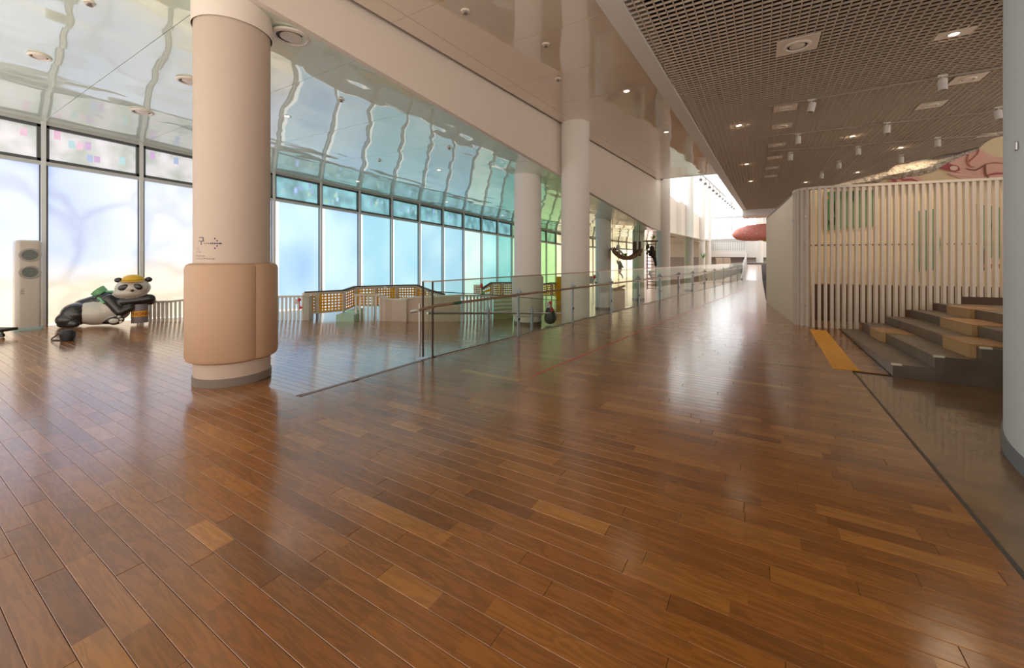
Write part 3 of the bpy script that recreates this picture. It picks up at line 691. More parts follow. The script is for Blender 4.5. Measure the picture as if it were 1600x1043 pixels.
# flush boarded return wall
bw_ = thing('board_wall', 'flush pale boarded end wall of the slat screen along the walkway', 'wall', slatA)
n = 26; far_h = hy(341, depth_of(slatA.x, slatA.y)); dv = (slatA-slatB).normalized(); nn = Vector((dv.y, -dv.x, 0))
for i in range(n):
    a = slatB+(slatA-slatB)*(i/n)+dv*.003; b = slatB+(slatA-slatB)*((i+1)/n)-dv*.003; h0 = SH-.02+(far_h-SH)*i/n; h1 = SH-.02+(far_h-SH)*(i+1)/n
    q = MB(); q.prism([a[:2], b[:2], (b+nn*.05)[:2], (a+nn*.05)[:2]], 0, [h0, h1, h1, h0]); q.build('board', mat('board_paint', (.80, .70, .60), .5), bw_)
q = MB(); q.prism([(slatB-nn*.012)[:2], (slatA-nn*.012)[:2], (slatA+nn*.06)[:2], (slatB+nn*.06)[:2]], [SH-.02, far_h-.02, far_h-.02, SH-.02], [SH, far_h, far_h, SH]); q.build('top_trim', mat('trim_taupe', (.2, .17, .14), .5), bw_)
q = MB(); q.prism([(slatA+dv*.01)[:2], (slatA+dv*.05)[:2], (slatA+dv*.05+nn*4)[:2], (slatA+dv*.01+nn*4)[:2]], 0, far_h); q.build('end_board', mat('board_paint'), bw_)
# mural / rock wall behind the screen
MA, MBp = W(1262, 10.4), W(1640, 8.9)
def mw(px, py, off=0):
    d = on_line(px, MA, MBp)-off; x, y = W(px, d); return Vector((x, y, hy(py, d)))
top_line = [(1262, 297), (1290, 292), (1318, 288), (1345, 279), (1362, 274), (1385, 271), (1398, 262), (1408, 260), (1425, 258), (1440, 251), (1455, 249), (1475, 243), (1490, 240), (1512, 236), (1530, 231), (1540, 223), (1552, 216), (1568, 212), (1600, 206), (1640, 204)]
mu = thing('painted_wall', 'cream painted wall with a rocky plaster crest behind the slat screen', 'wall', (MA[0], MA[1], 0))
q = MB(); vs = []; nn = Vector((.3, .95, 0))
for x, y in top_line:
    p = mw(x, y); vs += [Vector((p.x, p.y, 0)), p, p+nn*.3, Vector((p.x, p.y, 0))+nn*.3]
m = len(top_line); fs = []
for i in range(m-1):
    a = 4*i; b = a+4; fs += [(a, b, b+1, a+1), (a+1, b+1, b+2, a+2), (a+2, b+2, b+3, a+3)]
q.add(vs, fs); q.build('wall_body', M_CREAM, mu)
# rocky crest, thick and rough
crest_lo = [(1300, 296), (1345, 290), (1370, 287), (1385, 279), (1400, 281), (1418, 277), (1440, 274), (1460, 268), (1480, 256), (1500, 246), (1530, 233)]
crest_hi = [(1300, 290), (1345, 278), (1370, 272), (1385, 268), (1400, 258), (1418, 255), (1440, 249), (1460, 245), (1480, 240), (1500, 237), (1530, 229)]
q = MB(); vs = []
for (xl, yl), (xh, yh) in zip(crest_lo, crest_hi):
    for j in range(6):
        u = j/5; bul = math.sin(PI*u)*.16+.02; p = mw(xl, yl+(yh-yl)*u, bul); nz = noise.noise(p*6)*.05; p += Vector((-.3, -.95, 0))*nz; vs.append(p)
    for u in (1, 0): vs.append(mw(xl, yl+(yh-yl)*u, -.15))
m = 8; n = len(crest_lo)
q.add(vs, [(i*m+j, (i+1)*m+j, (i+1)*m+(j+1) % m, i*m+(j+1) % m) for i in range(n-1) for j in range(m)]+[tuple(range(m)), tuple((n-1)*m+j for j in range(m-1, -1, -1))], 0, True); q.build('plaster_crest', M_ROCK, mu)
def paint(name, pts, m, off=.03):
    q = MB(); n = len(pts); v = [mw(x, y, off) for x, y in pts]+[mw(x, y, off-.02) for x, y in pts]
    q.add(v, [tuple(range(n-1, -1, -1)), tuple(range(n, 2*n))]+[(i, (i+1) % n, n+(i+1) % n, n+i) for i in range(n)]); q.build(name, m, mu)
paint('pink_shape', [(1466, 261), (1473, 254), (1481, 249), (1489, 245), (1499, 242), (1510, 240), (1520, 236), (1530, 233), (1536, 236), (1542, 240), (1554, 245), (1567, 246.5), (1600, 249), (1600, 276), (1567, 278), (1537, 280), (1520, 280), (1501, 278.4), (1490, 275), (1480, 271.6), (1484, 269.5), (1503, 270), (1482, 267)], M_PINK)
paint('pink_shape', [(1390, 276), (1396, 273.5), (1402, 273), (1412, 277), (1422, 275), (1432, 275.5), (1440, 279), (1446, 287), (1392, 290)], M_PINK)
def ring(cx_, cy_, rx_, ry_, n=14): return [(cx_+rx_*math.cos(2*PI*k/n), cy_+ry_*math.sin(2*PI*k/n)) for k in range(n)]
paint('rose_shape', [(1466, 261), (1470, 257), (1476, 253.6), (1482, 255), (1488.6, 257), (1494, 258), (1498, 260), (1500, 263), (1500, 266), (1493, 268.4), (1485, 267.5), (1478, 265.7)], M_ROSE, .045)
paint('pink_shape', ring(1490.5, 262.6, 6.5, 3.6), mat('mural_pale_pink', (.85, .60, .54), .7), .055)
paint('rose_shape', [(1391, 277), (1395, 275.5), (1399, 279), (1402, 284), (1404, 289), (1400, 289.5), (1396, 289), (1394, 283)], M_ROSE, .045)
def fold(pts, w0, m):
    n = len(pts); L, R = [], []
    for i, (x, y) in enumerate(pts):
        x0, y0 = pts[max(i-1, 0)]; x1, y1 = pts[min(i+1, n-1)]; dx, dy = x1-x0, y1-y0; l = math.hypot(dx, dy) or 1; w = w0*(.25+.75*math.sin(PI*(i+.5)/n))
        L.append((x-dy/l*w, y+dx/l*w)); R.append((x+dy/l*w, y-dx/l*w))
    paint('fold_line', L+R[::-1], m, .05)
MT = mat('mural_terracotta', (.50, .20, .14), .7); MU = mat('mural_umber', (.22, .09, .06), .7)
fold([(1514, 241), (1512, 247), (1512, 252.5), (1514, 257), (1517, 260), (1523, 261)], 1.3, MT)
fold([(1510, 263), (1517, 265), (1525, 265.7), (1532, 262.5), (1539, 258)], .9, MU)
fold([(1540, 257), (1539.6, 263), (1540, 269), (1541, 274), (1546, 277.6)], 1.2, MU)
fold([(1540, 257), (1547, 255), (1555, 254), (1567, 255), (1590, 258)], 1.0, MT)
fold([(1544, 274), (1551, 272), (1559, 270.6), (1567, 270.6), (1590, 272)], 1.3, M_ROSE)
fold([(1530, 234), (1528, 240), (1520, 248), (1514, 253)], .8, MT)
fold([(1404, 277), (1412, 281), (1424, 280), (1438, 284)], 1.4, M_ROSE)
fold([(1484, 271), (1500, 273.5), (1520, 275), (1536, 274)], .8, mat('mural_pale_pink'))
paint('green_shape', [(1287, 300), (1372, 296), (1372, 352), (1287, 360)], M_GREEN)
paint('leaf_shape', [(1300, 322), (1306, 312), (1313, 326), (1306, 340)], M_DKGRN, .045); paint('leaf_shape', [(1327, 303), (1336, 298), (1338, 312), (1329, 316)], M_DKGRN, .045); paint('leaf_shape', [(1294, 345), (1306, 338), (1309, 350), (1297, 352)], M_DKGRN, .045)
paint('yellow_shape', [(1287, 306), (1291, 303), (1295, 308), (1292, 314), (1288, 312)], M_ORPRINT, .05)
paint('green_shape', [(1430, 330), (1462, 326), (1470, 380), (1466, 420), (1436, 424)], M_GREEN)
paint('green_shape', [(1526, 318), (1600, 330), (1600, 410), (1532, 400)], M_GREEN)
paint('leaf_shape', [(1540, 345), (1551, 350), (1546, 366)], M_DKGRN, .045); paint('leaf_shape', [(1533, 390), (1542, 388), (1540, 420), (1534, 425)], M_BLACKM, .045)
paint('rose_shape', [(1536, 412), (1600, 413), (1600, 419), (1536, 418)], M_ROSE, .045)
# dark bench behind the screen
q = MB(); a, b = W(1268, 9.9), W(1640, 8.45); q.prism([a, b, (b[0]+.15, b[1]+.35), (a[0]+.15, a[1]+.35)], 0, .85); tag(q.build('bench', M_BROWN, bevel=.02), 'dark low bench behind the slats of the white screen', 'bench')
# ================================================================== CONCRETE STEPS AND WOODEN SEATS
stp = thing('concrete_steps', 'broad dark concrete steps rising to the right by the slat screen', 'steps', (1.45, 6.87, 0))
S_N, S_F = 6.87, 11.0
def path_s(t):
    for a, b in zip(path[:-1], path[1:]):
        if a.x <= t <= b.x: return a.y+(b.y-a.y)*(t-a.x)/(b.x-a.x)
    return path[-1].y
NEARL = .155
def tread(t0, t1, i, last=False):
    f0, f1 = path_s(t0)-.03, path_s(t1)-.03; slope = lambda s: NEARL*(1-(s-S_N)/(10.85-S_N))
    q = MB(); hN = RH*i+NEARL
    q.prism([(t0, S_N), (t1, S_N), (t1, f1), (t0, f0)], -.015, [hN, hN, max(.012+RH*i, RH*i+slope(f1)), max(.012+RH*i, RH*i+slope(f0))]); q.build('step', M_CONCR, stp)
for i in range(5): tread(riser_t[i], riser_t[i+1] if i < 4 else 7.5, i)
def seat(t0, t1, s0, s1, z0, z1, label):
    th = thing('wooden_seat', label, 'seat', (t0, s0, z0)); sh = -NEARL*(s1-s0)/(10.85-S_N); rt = min(r for r in riser_t if r > t0)-.003
    q = MB(); q.prism([(t0, s0), (rt, s0), (rt, s1), (t0, s1)], [z0, z0, z0+sh, z0+sh], [z1-.019, z1-.019, z1-.019+sh, z1-.019+sh]); q.build('front_board', M_BOX, th)
    q = MB(); q.prism([(t0-.006, s0-.006), (t1, s0-.006), (t1, s1+.006), (t0-.006, s1+.006)], [z1-.018, z1-.018, z1-.018+sh, z1-.018+sh], [z1, z1, z1+sh, z1+sh]); q.build('seat_top', M_BOXT, th)
def base_h(i, s): return RH*i+NEARL*(1-(s-S_N)/(10.85-S_N))
seat(1.77, 2.2, 9.07, 9.9, base_h(0, 9.07)+.002, base_h(1, 9.07)+.022, 'small plywood seat box on the lowest step near the slats')
seat(2.16, 2.585, 6.99, 7.82, base_h(1, 6.99)+.002, base_h(2, 6.99)+.022, 'plywood seat box nearest the camera, by the open end of the steps')
seat(2.54, 2.985, 8.15, 9.3, base_h(2, 8.15)+.002, base_h(3, 8.15)+.022, 'plywood seat box in the middle of the steps')
seat(2.94, 3.385, 9.5, 10.45, base_h(3, 9.5)+.002, base_h(4, 9.5)+.022, 'topmost plywood seat box against the slats')
for i, nm in enumerate(('lowest', 'second', 'third')):
    t = riser_t[i]; h = RH*i+NEARL; q = MB(); q.box((t-.012, S_N-.014, h-.012), (t+.085, S_N+.03, h+.012)); 
    tag(q.build('corner_guard', mat('ivory_plastic', (.75, .72, .6), .4), bevel=.004), 'small ivory corner guard on the '+nm+' concrete step', 'corner guard')
# tactile strip
ta = thing('tactile_strip', 'yellow ribbed tactile strip on the wooden floor before the slat screen', 'tactile strip', P(1300, 575))
A_, B_, C_, D_ = P(1265, 514.5), P(1291, 516.5), P(1343, 579.5), P(1300.5, 575)
q = MB(); q.prism([A_[:2], B_[:2], C_[:2], D_[:2]][::-1], .0004, .006); q.build('strip_base', M_YEL, ta)
for k in range(7):
    u = (k+.5)/7; a = D_+(C_-D_)*u+(A_-D_)*.01; b = A_+(B_-A_)*u-(A_-D_)*.01
    q = MB(); q.bar(a+Vector((0, 0, .008)), b+Vector((0, 0, .008)), .025, .006); q.build('ridge', M_YEL, ta)
# ================================================================== RIGHT CURVED WALL
pts = [P(1568, 706), P(1572, 742), P(1600, 797)]
RW = 2.6; p0 = P(1567, 690); ray = Vector((*W(1567, 1), 0)).normalized(); nrm = Vector((ray.y, -ray.x, 0)); cwc = p0+nrm*RW
q = MB(); a_mid = math.atan2(-nrm.y, -nrm.x)
q.lathe([(RW, .12), (RW, MAINH+.2)], (cwc.x, cwc.y, 0), 120, 0); wr = struct('wall_right', q, mat('grey_white_paint', (.72, .83, .90), .6, noise_amt=.05, nscale=2))
q = MB(); q.lathe([(RW+.012, 0), (RW+.012, .12), (RW, .122)], (cwc.x, cwc.y, 0), 120); struct('baseboard_right', q, mat('blue_grey_base', (.22, .25, .27), .5))
# little metal button on it
a = (1590-HX)/F; rd = Vector((*W(1590, 1), 0)); oc = -Vector((cwc.x, cwc.y, 0)); A2 = rd.dot(rd); B2 = 2*rd.dot(oc); C2 = oc.dot(oc)-RW*RW; dd = (-B2-math.sqrt(max(0, B2*B2-4*A2*C2)))/(2*A2)
pb = rd*dd; n_ = (pb-Vector((cwc.x, cwc.y, 0))).normalized(); zb = hy(228, dd); q = MB(); M_ = Matrix.Translation((pb.x, pb.y, zb))@Matrix.Rotation(math.atan2(n_.y, n_.x), 4, 'Z')
q.box((0, -.022, -.03), (.014, .022, .03), 0, M_); tag(q.build('wall_button', M_STEEL, bevel=.005), 'small square metal button high on the right white wall', 'button')
# ================================================================== CEILING FIXTURES
def hit_left(px, py):
    """point on the window side gloss ceiling seen at px,py"""
    d = 3.0
    while d < 40:
        x, y = W(px, d); z = hy(py, d)
        if fpt(y) > x:
            u = (x-T_WIN)/(fpt(y)-T_WIN); h = (head(y)+.05)*(1-u)+(min(flow(y), 4.95)+.01)*u
            if z >= h: return Vector((x, y, h))
        d += .02
    return None
def diffuser(p, r, label, m=M_DIFF, plate=None):
    th = thing('air_diffuser', label, 'air diffuser', p)
    q = MB(); q.lathe([(r, 0.004), (r, -.02), (r*.92, -.03), (r*.8, -.03), (r*.74, -.008), (r*.7, .0)], p, 32); q.build('outer_ring', m, th)
    q = MB(); q.lathe([(.001, -.024), (r*.5, -.024), (r*.56, -.018), (r*.57, 0)], p, 28); q.build('centre_disc', m, th)
    q = MB(); q.lathe([(r*.56, -.009), (r*.76, -.009)], p, 28); q.build('dark_slot', M_BLACKM, th)
    if plate:
        q = MB(); q.box((p.x-plate, p.y-plate, p.z-.006), (p.x+plate, p.y+plate, p.z+.004)); q.build('square_plate', m, th)
    return th
for (x, y, r, l) in ((455, 56, .24, 'large round ceiling diffuser just right of the foreground column'), (222, 174, .19, 'round diffuser in the gloss ceiling near the window head left of the column'), (296, 125, .18, 'round diffuser half hidden by the left edge of the foreground column'), (62, 87, .13, 'round diffuser in the gloss ceiling at the far left')):
    p = hit_left(x, y)
    if p: diffuser(p, r, l)
def downlight(p, r, label, power=0, col=WARM, plate=None, grp=None):
    th = thing('downlight', label, 'downlight', p, grp)
    q = MB(); q.lathe([(r*1.35, .002), (r*1.35, -.008), (r, -.010), (r*.95, -.002)], p, 20); q.build('trim_ring', M_WHITE2, th)
    q = MB(); q.lathe([(.001, -.004), (r*.95, -.004)], p, 20); q.build('lamp', M_LAMP, th)
    if plate: q = MB(); q.box((p.x-plate, p.y-plate*.6, p.z-.004), (p.x+plate, p.y+plate*.6, p.z+.004)); q.build('plate', M_DIFF, th)
    if power: spot(p.x, p.y, p.z-.03, power, col)
for (x, y, l) in ((449, 181, 'recessed downlight in the gloss ceiling nearest the foreground column'), (686, 265, 'recessed downlight in the gloss ceiling above the teal windows'), (559, 283, 'recessed downlight beside the head of the blue windows'), (698, 315, 'small downlight near the window head above the glass railing start'), (785, 336, 'small downlight left of the second white column')):
    p = hit_left(x, y)
    if p: downlight(p, .055, l, 18, (.93, .96, 1.0))
for (x, y, l) in ((533, 155, 'small sprinkler in the gloss ceiling over the blue windows'), (593, 250, 'dark detector in the gloss ceiling near the window head'), (702, 230, 'tiny sprinkler in the gloss ceiling left of the second column'), (140, 2, 'ceiling speaker at the top left edge')):
    p = hit_left(x, y)
    if p:
        th = thing('sprinkler', l, 'sprinkler', p); q = MB(); q.lathe([(.06, .003), (.055, -.012), (.02, -.014)], p, 16); q.build('rose', M_DIFF, th)
        q = MB(); q.lathe([(.02, -.013), (.02, -.04), (.035, -.042), (.001, -.048)], p, 12); q.build('head', M_SKIRT, th)
for (x, y, l) in ((727, 17, 'sprinkler in the beige gloss ceiling at the top centre'), (853, 69, 'sprinkler in the beige gloss ceiling above the middle of the beam'), (872, 123, 'sprinkler in the beige gloss ceiling just above the tall column')):
    p = P(x, y, MAINH); th = thing('sprinkler', l, 'sprinkler', p); q = MB(); q.lathe([(.07, .003), (.06, -.014), (.02, -.016)], p, 16); q.build('rose', M_DIFF, th)
    q = MB(); q.lathe([(.02, -.015), (.02, -.045), (.035, -.047), (.001, -.053)], p, 12); q.build('head', M_SKIRT, th)
for (x, y, l) in ((979, 142, 'downlight in the beige gloss ceiling near the grid edge'), (1041, 206, 'farther downlight in the beige gloss ceiling near the grid edge')):
    downlight(P(x, y, MAINH), .06, l, 10)
gr = MAINH-.004
for (x, y, r, l) in ((1245.6, 71, .2, 'large round diffuser on a square plate in the grid ceiling'),):
    diffuser(P(x, y, gr-.002), r, l, plate=.3)
rowd = [(1227, 168.5), (1221.6, 197), (1214, 226.7), (1210.6, 246), (1207, 262), (1204, 275)]
ordn = ['nearest', 'second', 'third', 'fourth', 'fifth', 'farthest']
for i, (x, y) in enumerate(rowd): diffuser(P(x, y, gr-.002), .13, ordn[i]+' square-plated diffuser in the receding row of the grid ceiling', plate=.24)
for (x, y, l) in ((1512, 123, 'square-plated diffuser in the grid ceiling behind the right track spot'), (1455, 164, 'dim square-plated diffuser in the grid ceiling above the slat screen'), (1547, 210, 'square-plated diffuser in the grid ceiling above the mural crest')): diffuser(P(x, y, gr-.002), .13, l, plate=.24)
dl = [(1490.6, 53, 'brightest downlight at the upper right of the grid ceiling', .22, 55), (1154.6, 195.6, 'downlight with plate near the left edge of the grid ceiling', .15, 120), (1331.8, 212.6, 'downlight in the grid ceiling above the start of the slat screen', 0, 120), (1407.5, 230.6, 'downlight in the grid ceiling close above the plaster crest', 0, 120), (1166.9, 256, 'small downlight in the grid ceiling right of the atrium opening', .12, 90), (1173, 283, 'smaller downlight in the grid ceiling far along its left edge', 0, 60), (1340, 269, 'small downlight in the grid ceiling just above the screen', 0, 60), (1259, 284.5, 'tiny downlight in the grid ceiling above the screen corner', 0, 60)]
for x, y, l, pl, pw in dl: downlight(P(x, y, gr-.002), .065, l, pw, plate=pl or None)
# extra light added outside the view, with no fitting built
for (t, s) in ((7, 7),):
    spot(t, s, gr-.03, 150)
# tracks with spots
def track(p, q_, label):
    th = MB(); th.bar(p, q_, .035, .03); tag(th.build('lighting_track', mat('track_taupe', (.42, .36, .30), .5)), label, 'lighting track')
th_z = gr-.02
track(P(1191, 168, th_z), P(1580, 103, th_z), 'nearest lighting track crossing the grid ceiling'); track(P(1191, 214, th_z), P(1580, 171, th_z), 'second lighting track crossing the grid ceiling'); track(P(1201, 236, th_z), P(1580, 208, th_z), 'third lighting track crossing the grid ceiling')
def track_spot(px, py, label, aim):
    d0 = (th_z-.2-EYE)*F/(HY-py); p = Vector((*W(px, d0), th_z-.03)); th = thing('track_spot', label, 'spotlight', p)
    q = MB(); q.tube([p+Vector((0, 0, .015)), p-Vector((0, 0, .09))], .012, 8); q.box((p.x-.07, p.y-.025, p.z-.01), (p.x+.07, p.y+.025, p.z+.02)); q.build('stem', M_WHITE2, th)
    c = p-Vector((0, 0, .17)); R_ = Vector((0, 0, -1)).rotation_difference(Vector(aim).normalized()).to_matrix()
    q = MB(); q.lathe([(.001, .11), (.062, .11), (.07, .10), (.07, -.10), (.06, -.11)], c, 20, 0, R_); q.build('can', M_WHITE2, th)
    q = MB(); q.lathe([(.001, -.10), (.06, -.10)], c, 16, 0, R_); q.build('lens', M_SKIRT, th)
sp = [(1268, 168, 'tilted white track spot left on the nearest track', (-.25, -.1, -1)), (1473, 132, 'white track spot right on the nearest track', (0, 0, -1)), (1560, 179, 'white track spot cut by the right wall on the second track', (.15, 0, -1)), (1386, 202, 'white track spot on the second track above the screen', (0, 0, -1)), (1247, 219, 'small track spot on the third track at the left', (0, 0, -1)), (1465, 224, 'small track spot over the plaster crest', (0, 0, -1)), (1341, 237, 'small track spot above the first pale slats', (0, 0, -1)), (1408, 250, 'small track spot just above the rocky crest', (0, 0, -1)), (1311, 259, 'tiny track spot over the left slats', (0, 0, -1)), (1284, 275, 'tiny track spot above the curved corner of the screen', (0, 0, -1)), (1235, 246, 'tiny track spot left of the screen corner', (0, 0, -1))]
for a in sp: track_spot(*a)
# real warm spots that wash the screen and mural
for (x, d, pw) in ((1400, 7.9, 90), (1500, 7.6, 110)):
    t, s = W(x, d); n_ = W(x, d+1.3); spot(t, s, 4.6, 0.001)
t, s = W(1440, 9.05); spot(t, s, 4.7, 130, (1, .72, .45), 100, .06, aim=(t+.1, s-.3, 1.5))
t, s = W(1500, 6.6); spot(t, s, 4.8, 90, (1, .74, .5), 80, .06, aim=(*W(1490, 8.0), 1.9))
t, s = W(1320, 9.3); spot(t, s, 4.6, 60, (1, .74, .5), 100, .06)
t, s = W(1560, 7.9); spot(t, s, 4.6, 70, (1, .74, .5), 100, .06)
# string of dark spots under the atrium ceiling
for i in range(12):
    u = i/11; p = PD(1092, 280, 22.3).lerp(PD(1149, 329, 38), .03+.9*u)
    q = MB(); q.tube([p, p+Vector((0, 0, .12))], .08, 8); q.tube([p+Vector((0, 0, .12)), p+Vector((0, 0, .4))], .012, 6)
    tag(q.build('track_spot', M_SKIRT), ('nearest', 'second nearest', 'third nearest', 'fourth nearest', 'fifth nearest', 'sixth nearest', 'sixth farthest', 'fifth farthest', 'fourth farthest', 'third farthest', 'second farthest', 'farthest')[i]+' dark spotlight in the string under the atrium ceiling', 'spotlight', 'dark spotlights strung under the atrium ceiling')
track(PD(1092, 280, 22.3)+Vector((0, 0, .43)), PD(1149, 329, 38)+Vector((0, 0, .43)), 'long track carrying the dark atrium spotlights')
# ================================================================== ATRIUM SCULPTURE
def smooth_obj(o, lv=2):
    m = o.modifiers.new('subsurf', 'SUBSURF'); m.levels = lv; m.render_levels = lv
def coral():
    m = bpy.data.materials.new('coral_pattern'); m.use_nodes = True; nt = m.node_tree; N = nt.nodes.new; L = nt.links.new; b = nt.nodes['Principled BSDF']
    tc = N('ShaderNodeTexCoord'); n = N('ShaderNodeTexNoise'); n.inputs['Scale'].default_value = 1.9; n.inputs['Detail'].default_value = 0; L(tc.outputs['Object'], n.inputs['Vector'])
    s = N('ShaderNodeMath'); s.operation = 'MULTIPLY'; s.inputs[1].default_value = 70; L(n.outputs['Fac'], s.inputs[0]); si = N('ShaderNodeMath'); si.operation = 'SINE'; L(s.outputs[0], si.inputs[0])
    cr = N('ShaderNodeValToRGB'); cr.color_ramp.elements[0].position = .35; cr.color_ramp.elements[0].color = (.95, .26, .22, 1); cr.color_ramp.elements[1].position = .8; cr.color_ramp.elements[1].color = (.95, .62, .55, 1)
    L(si.outputs[0], cr.inputs[0]); L(cr.outputs[0], b.inputs['Base Color']); b.inputs['Roughness'].default_value = .5; return m
wd = 31.5; wc = PD(1196, 364, wd)
wh = thing('hanging_sculpture', 'coral pink patterned whale-like sculpture hanging in the bright atrium', 'sculpture', wc)
ux = Vector((CS, SN, 0)); q = MB(); n = 14; vs = []; prof = [(-2.55, .02, -.15, .02), (-2.45, .25, -.12, .3), (-2.1, .48, -.08, .5), (-1.5, .62, -.02, .75), (-.8, .68, .03, .9), (0, .66, .1, .9), (.8, .55, .2, .75), (1.5, .4, .3, .5), (2.0, .22, .4, .3), (2.3, .1, .55, .2)]
uy = Vector((-SN, CS, 0))
for (x, hz_, cz, wy) in prof:
    for k in range(n): a = 2*PI*k/n; vs.append(wc+ux*x+uy*(wy*math.cos(a))+Vector((0, 0, cz+hz_*math.sin(a))))
q.add(vs, [(i*n+k, i*n+(k+1) % n, (i+1)*n+(k+1) % n, (i+1)*n+k) for i in range(len(prof)-1) for k in range(n)]+[tuple(range(n-1, -1, -1)), tuple((len(prof)-1)*n+k for k in range(n))], 0, True)
o = q.build('body', coral(), wh); smooth_obj(o, 2)
q = MB(); q.ell(wc+ux*.2+Vector((0, 0, -.45)), (.5, .5, .22), 10); q.build('belly', mat('lime_yellow', (.75, .75, .05), .5), wh)
q = MB()
for x in (-1.6, .8): p = wc+ux*x; q.tube([p+Vector((0, 0, .5)), (p.x, p.y, 9.0)], .012, 6)
q.build('cable', M_STEEL, wh)
# ================================================================== ITEMS BEHIND THE RAILING: HAMMOCK, LADDER
hd_ = 17.5
hm = thing('hammock', 'brown hammock slung between two dark wooden boards above the lower floor', 'hammock', PD(978, 405, hd_))
q = MB(); prof = [(957, 391), (960, 398), (966, 403), (974, 406), (982, 406), (990, 402), (998, 396), (1000, 393)]; vs = []
fw = Vector((-SN, CS, 0))*.35
for x, y in prof: p = PD(x, y, hd_); vs += [p-fw, p, p+fw+Vector((0, 0, .1)), p+fw+Vector((0, 0, .13)), p+Vector((0, 0, .03)), p-fw+Vector((0, 0, .17))]
q.add(vs, [(i*6+j, (i+1)*6+j, (i+1)*6+(j+1) % 6, i*6+(j+1) % 6) for i in range(len(prof)-1) for j in range(6)], 0, True); q.build('cloth', mat('hammock_brown', (.22, .13, .07), .8), hm)
for x0, x1, y0, y1 in ((988.5, 994.5, 377, 402), (997.5, 1001.5, 377, 400)):
    a = PD(x0, y1, hd_+.1); b = PD(x1, y0, hd_+.1); q = MB(); q.box((min(a.x, b.x), a.y, a.z), (max(a.x, b.x), a.y+.1, b.z)); q.build('board', M_BROWN, hm)
q = MB(); q.tube([PD(957, 391, hd_), PD(957, 372, hd_)], .012, 6); q.tube([PD(991, 377, hd_+.1), PD(991, 345, hd_)], .012, 6); q.tube([PD(999.5, 377, hd_+.1), PD(999.5, 350, hd_)], .012, 6); q.tube([PD(957, 372, hd_), PD(957, 340, hd_)], .012, 6); q.build('rope', M_BROWN, hm)
def plant(px, py, d, label, n=9, L=.22, floor_=None):
    p = PD(px, py, d); th = thing('plant', label, 'plant', p)
    for k in range(n):
        a = random.random()*6.28; e = random.uniform(.3, 1.2); dr = Vector((math.cos(a)*math.cos(e), math.sin(a)*math.cos(e), math.sin(e)))
        tip = p+dr*L; sd = dr.cross(Vector((0, 0, 1))).normalized()*.03; q = MB(); mid = p+dr*L*.5+Vector((0, 0, .03))
        q.add([p, mid-sd, tip-Vector((0, 0, .04)), mid+sd, mid+Vector((0, 0, .006))], [(0, 1, 4), (1, 2, 4), (2, 3, 4), (3, 0, 4), (0, 3, 2, 1)]); q.build('leaf', M_LEAF, th)
plant(977, 402, hd_-.1, 'green leafy plant lying in the brown hammock', 12, .28); plant(964, 396, hd_, 'small plant at the left end of the hammock', 6, .2)
plant(1020.5, 374, 19, 'green plant standing on the ladder top shelf', 10, .3); plant(1098, 404, 37.45, 'bright green plant hanging on a far white column', 12, .7)
# grey fabric figures
def creature(name, pts, m, label, cat, extra=()):
    """one continuous skinned body; pts = [(pos, radius, parent)]"""
    me = bpy.data.meshes.new(name); me.from_pydata([p[0] for p in pts], [(i, p[2]) for i, p in enumerate(pts) if p[2] is not None], [])
    o = bpy.data.objects.new(name, me); COL.objects.link(o); o.modifiers.new('skin', 'SKIN'); 
    for i, p in enumerate(pts): me.skin_vertices[0].data[i].radius = (p[1], p[1])
    me.skin_vertices[0].data[0].use_root = True
    s = o.modifiers.new('sub', 'SUBSURF'); s.levels = 2; s.render_levels = 2; me.materials.append(m)
    dg = bpy.context.evaluated_depsgraph_get(); m2 = bpy.data.meshes.new_from_object(o.evaluated_get(dg)); o.modifiers.clear(); o.data = m2; m2.name = name
    for p in m2.polygons: p.use_smooth = True
    return tag(o, label, cat)
def mk(*rows_): return [(tuple(PD(x, y, d)), r, par) for x, y, d, r, par in rows_]
creature('toy_monkey', mk((969, 420, 17.5, .09, None), (969, 413, 17.5, .08, 0), (968, 407, 17.5, .05, 1), (972, 416, 17.4, .045, 1), (974.5, 418, 17.4, .03, 3), (968, 426, 17.5, .05, 0), (972, 430, 17.5, .035, 5), (973, 435, 17.5, .03, 6), (965, 411, 17.5, .035, 1), (964, 406, 17.5, .03, 8)), mat('grey_plush', (.34, .35, .33), .9), 'grey plush monkey dangling below the brown hammock', 'toy')
creature('toy_monkey', mk((964, 394, 17.4, .10, None), (967, 388, 17.4, .09, 0), (965, 382, 17.4, .07, 1), (970, 392, 17.3, .05, 0), (974, 399, 17.3, .04, 3), (961, 390, 17.4, .04, 1), (959, 386, 17.4, .03, 5)), mat('pale_plush', (.62, .63, .58), .9), 'pale plush figure sitting in the left of the hammock', 'toy')
ld_ = 19.0
la = thing('rope_ladder', 'dark hanging ladder with a shelf on top, behind the railing', 'ladder', PD(1017, 455, ld_))
for x in (1011.5, 1024.5):
    q = MB(); q.tube([PD(x, 376, ld_), PD(x, 452, ld_)], .022, 6); q.build('side_rope', M_BROWN, la)
for k in range(14):
    y = 381+k*5.3; q = MB(); q.tube([PD(1010.5, y, ld_), PD(1025.5, y+.6, ld_)], .018, 6); q.build('rung', M_BROWN, la)
a = PD(1007.5, 377, ld_); q = MB(); q.bar(PD(1007.5, 376.5, ld_), PD(1026, 376.5, ld_), .4, .06); q.build('shelf', M_BROWN, la)
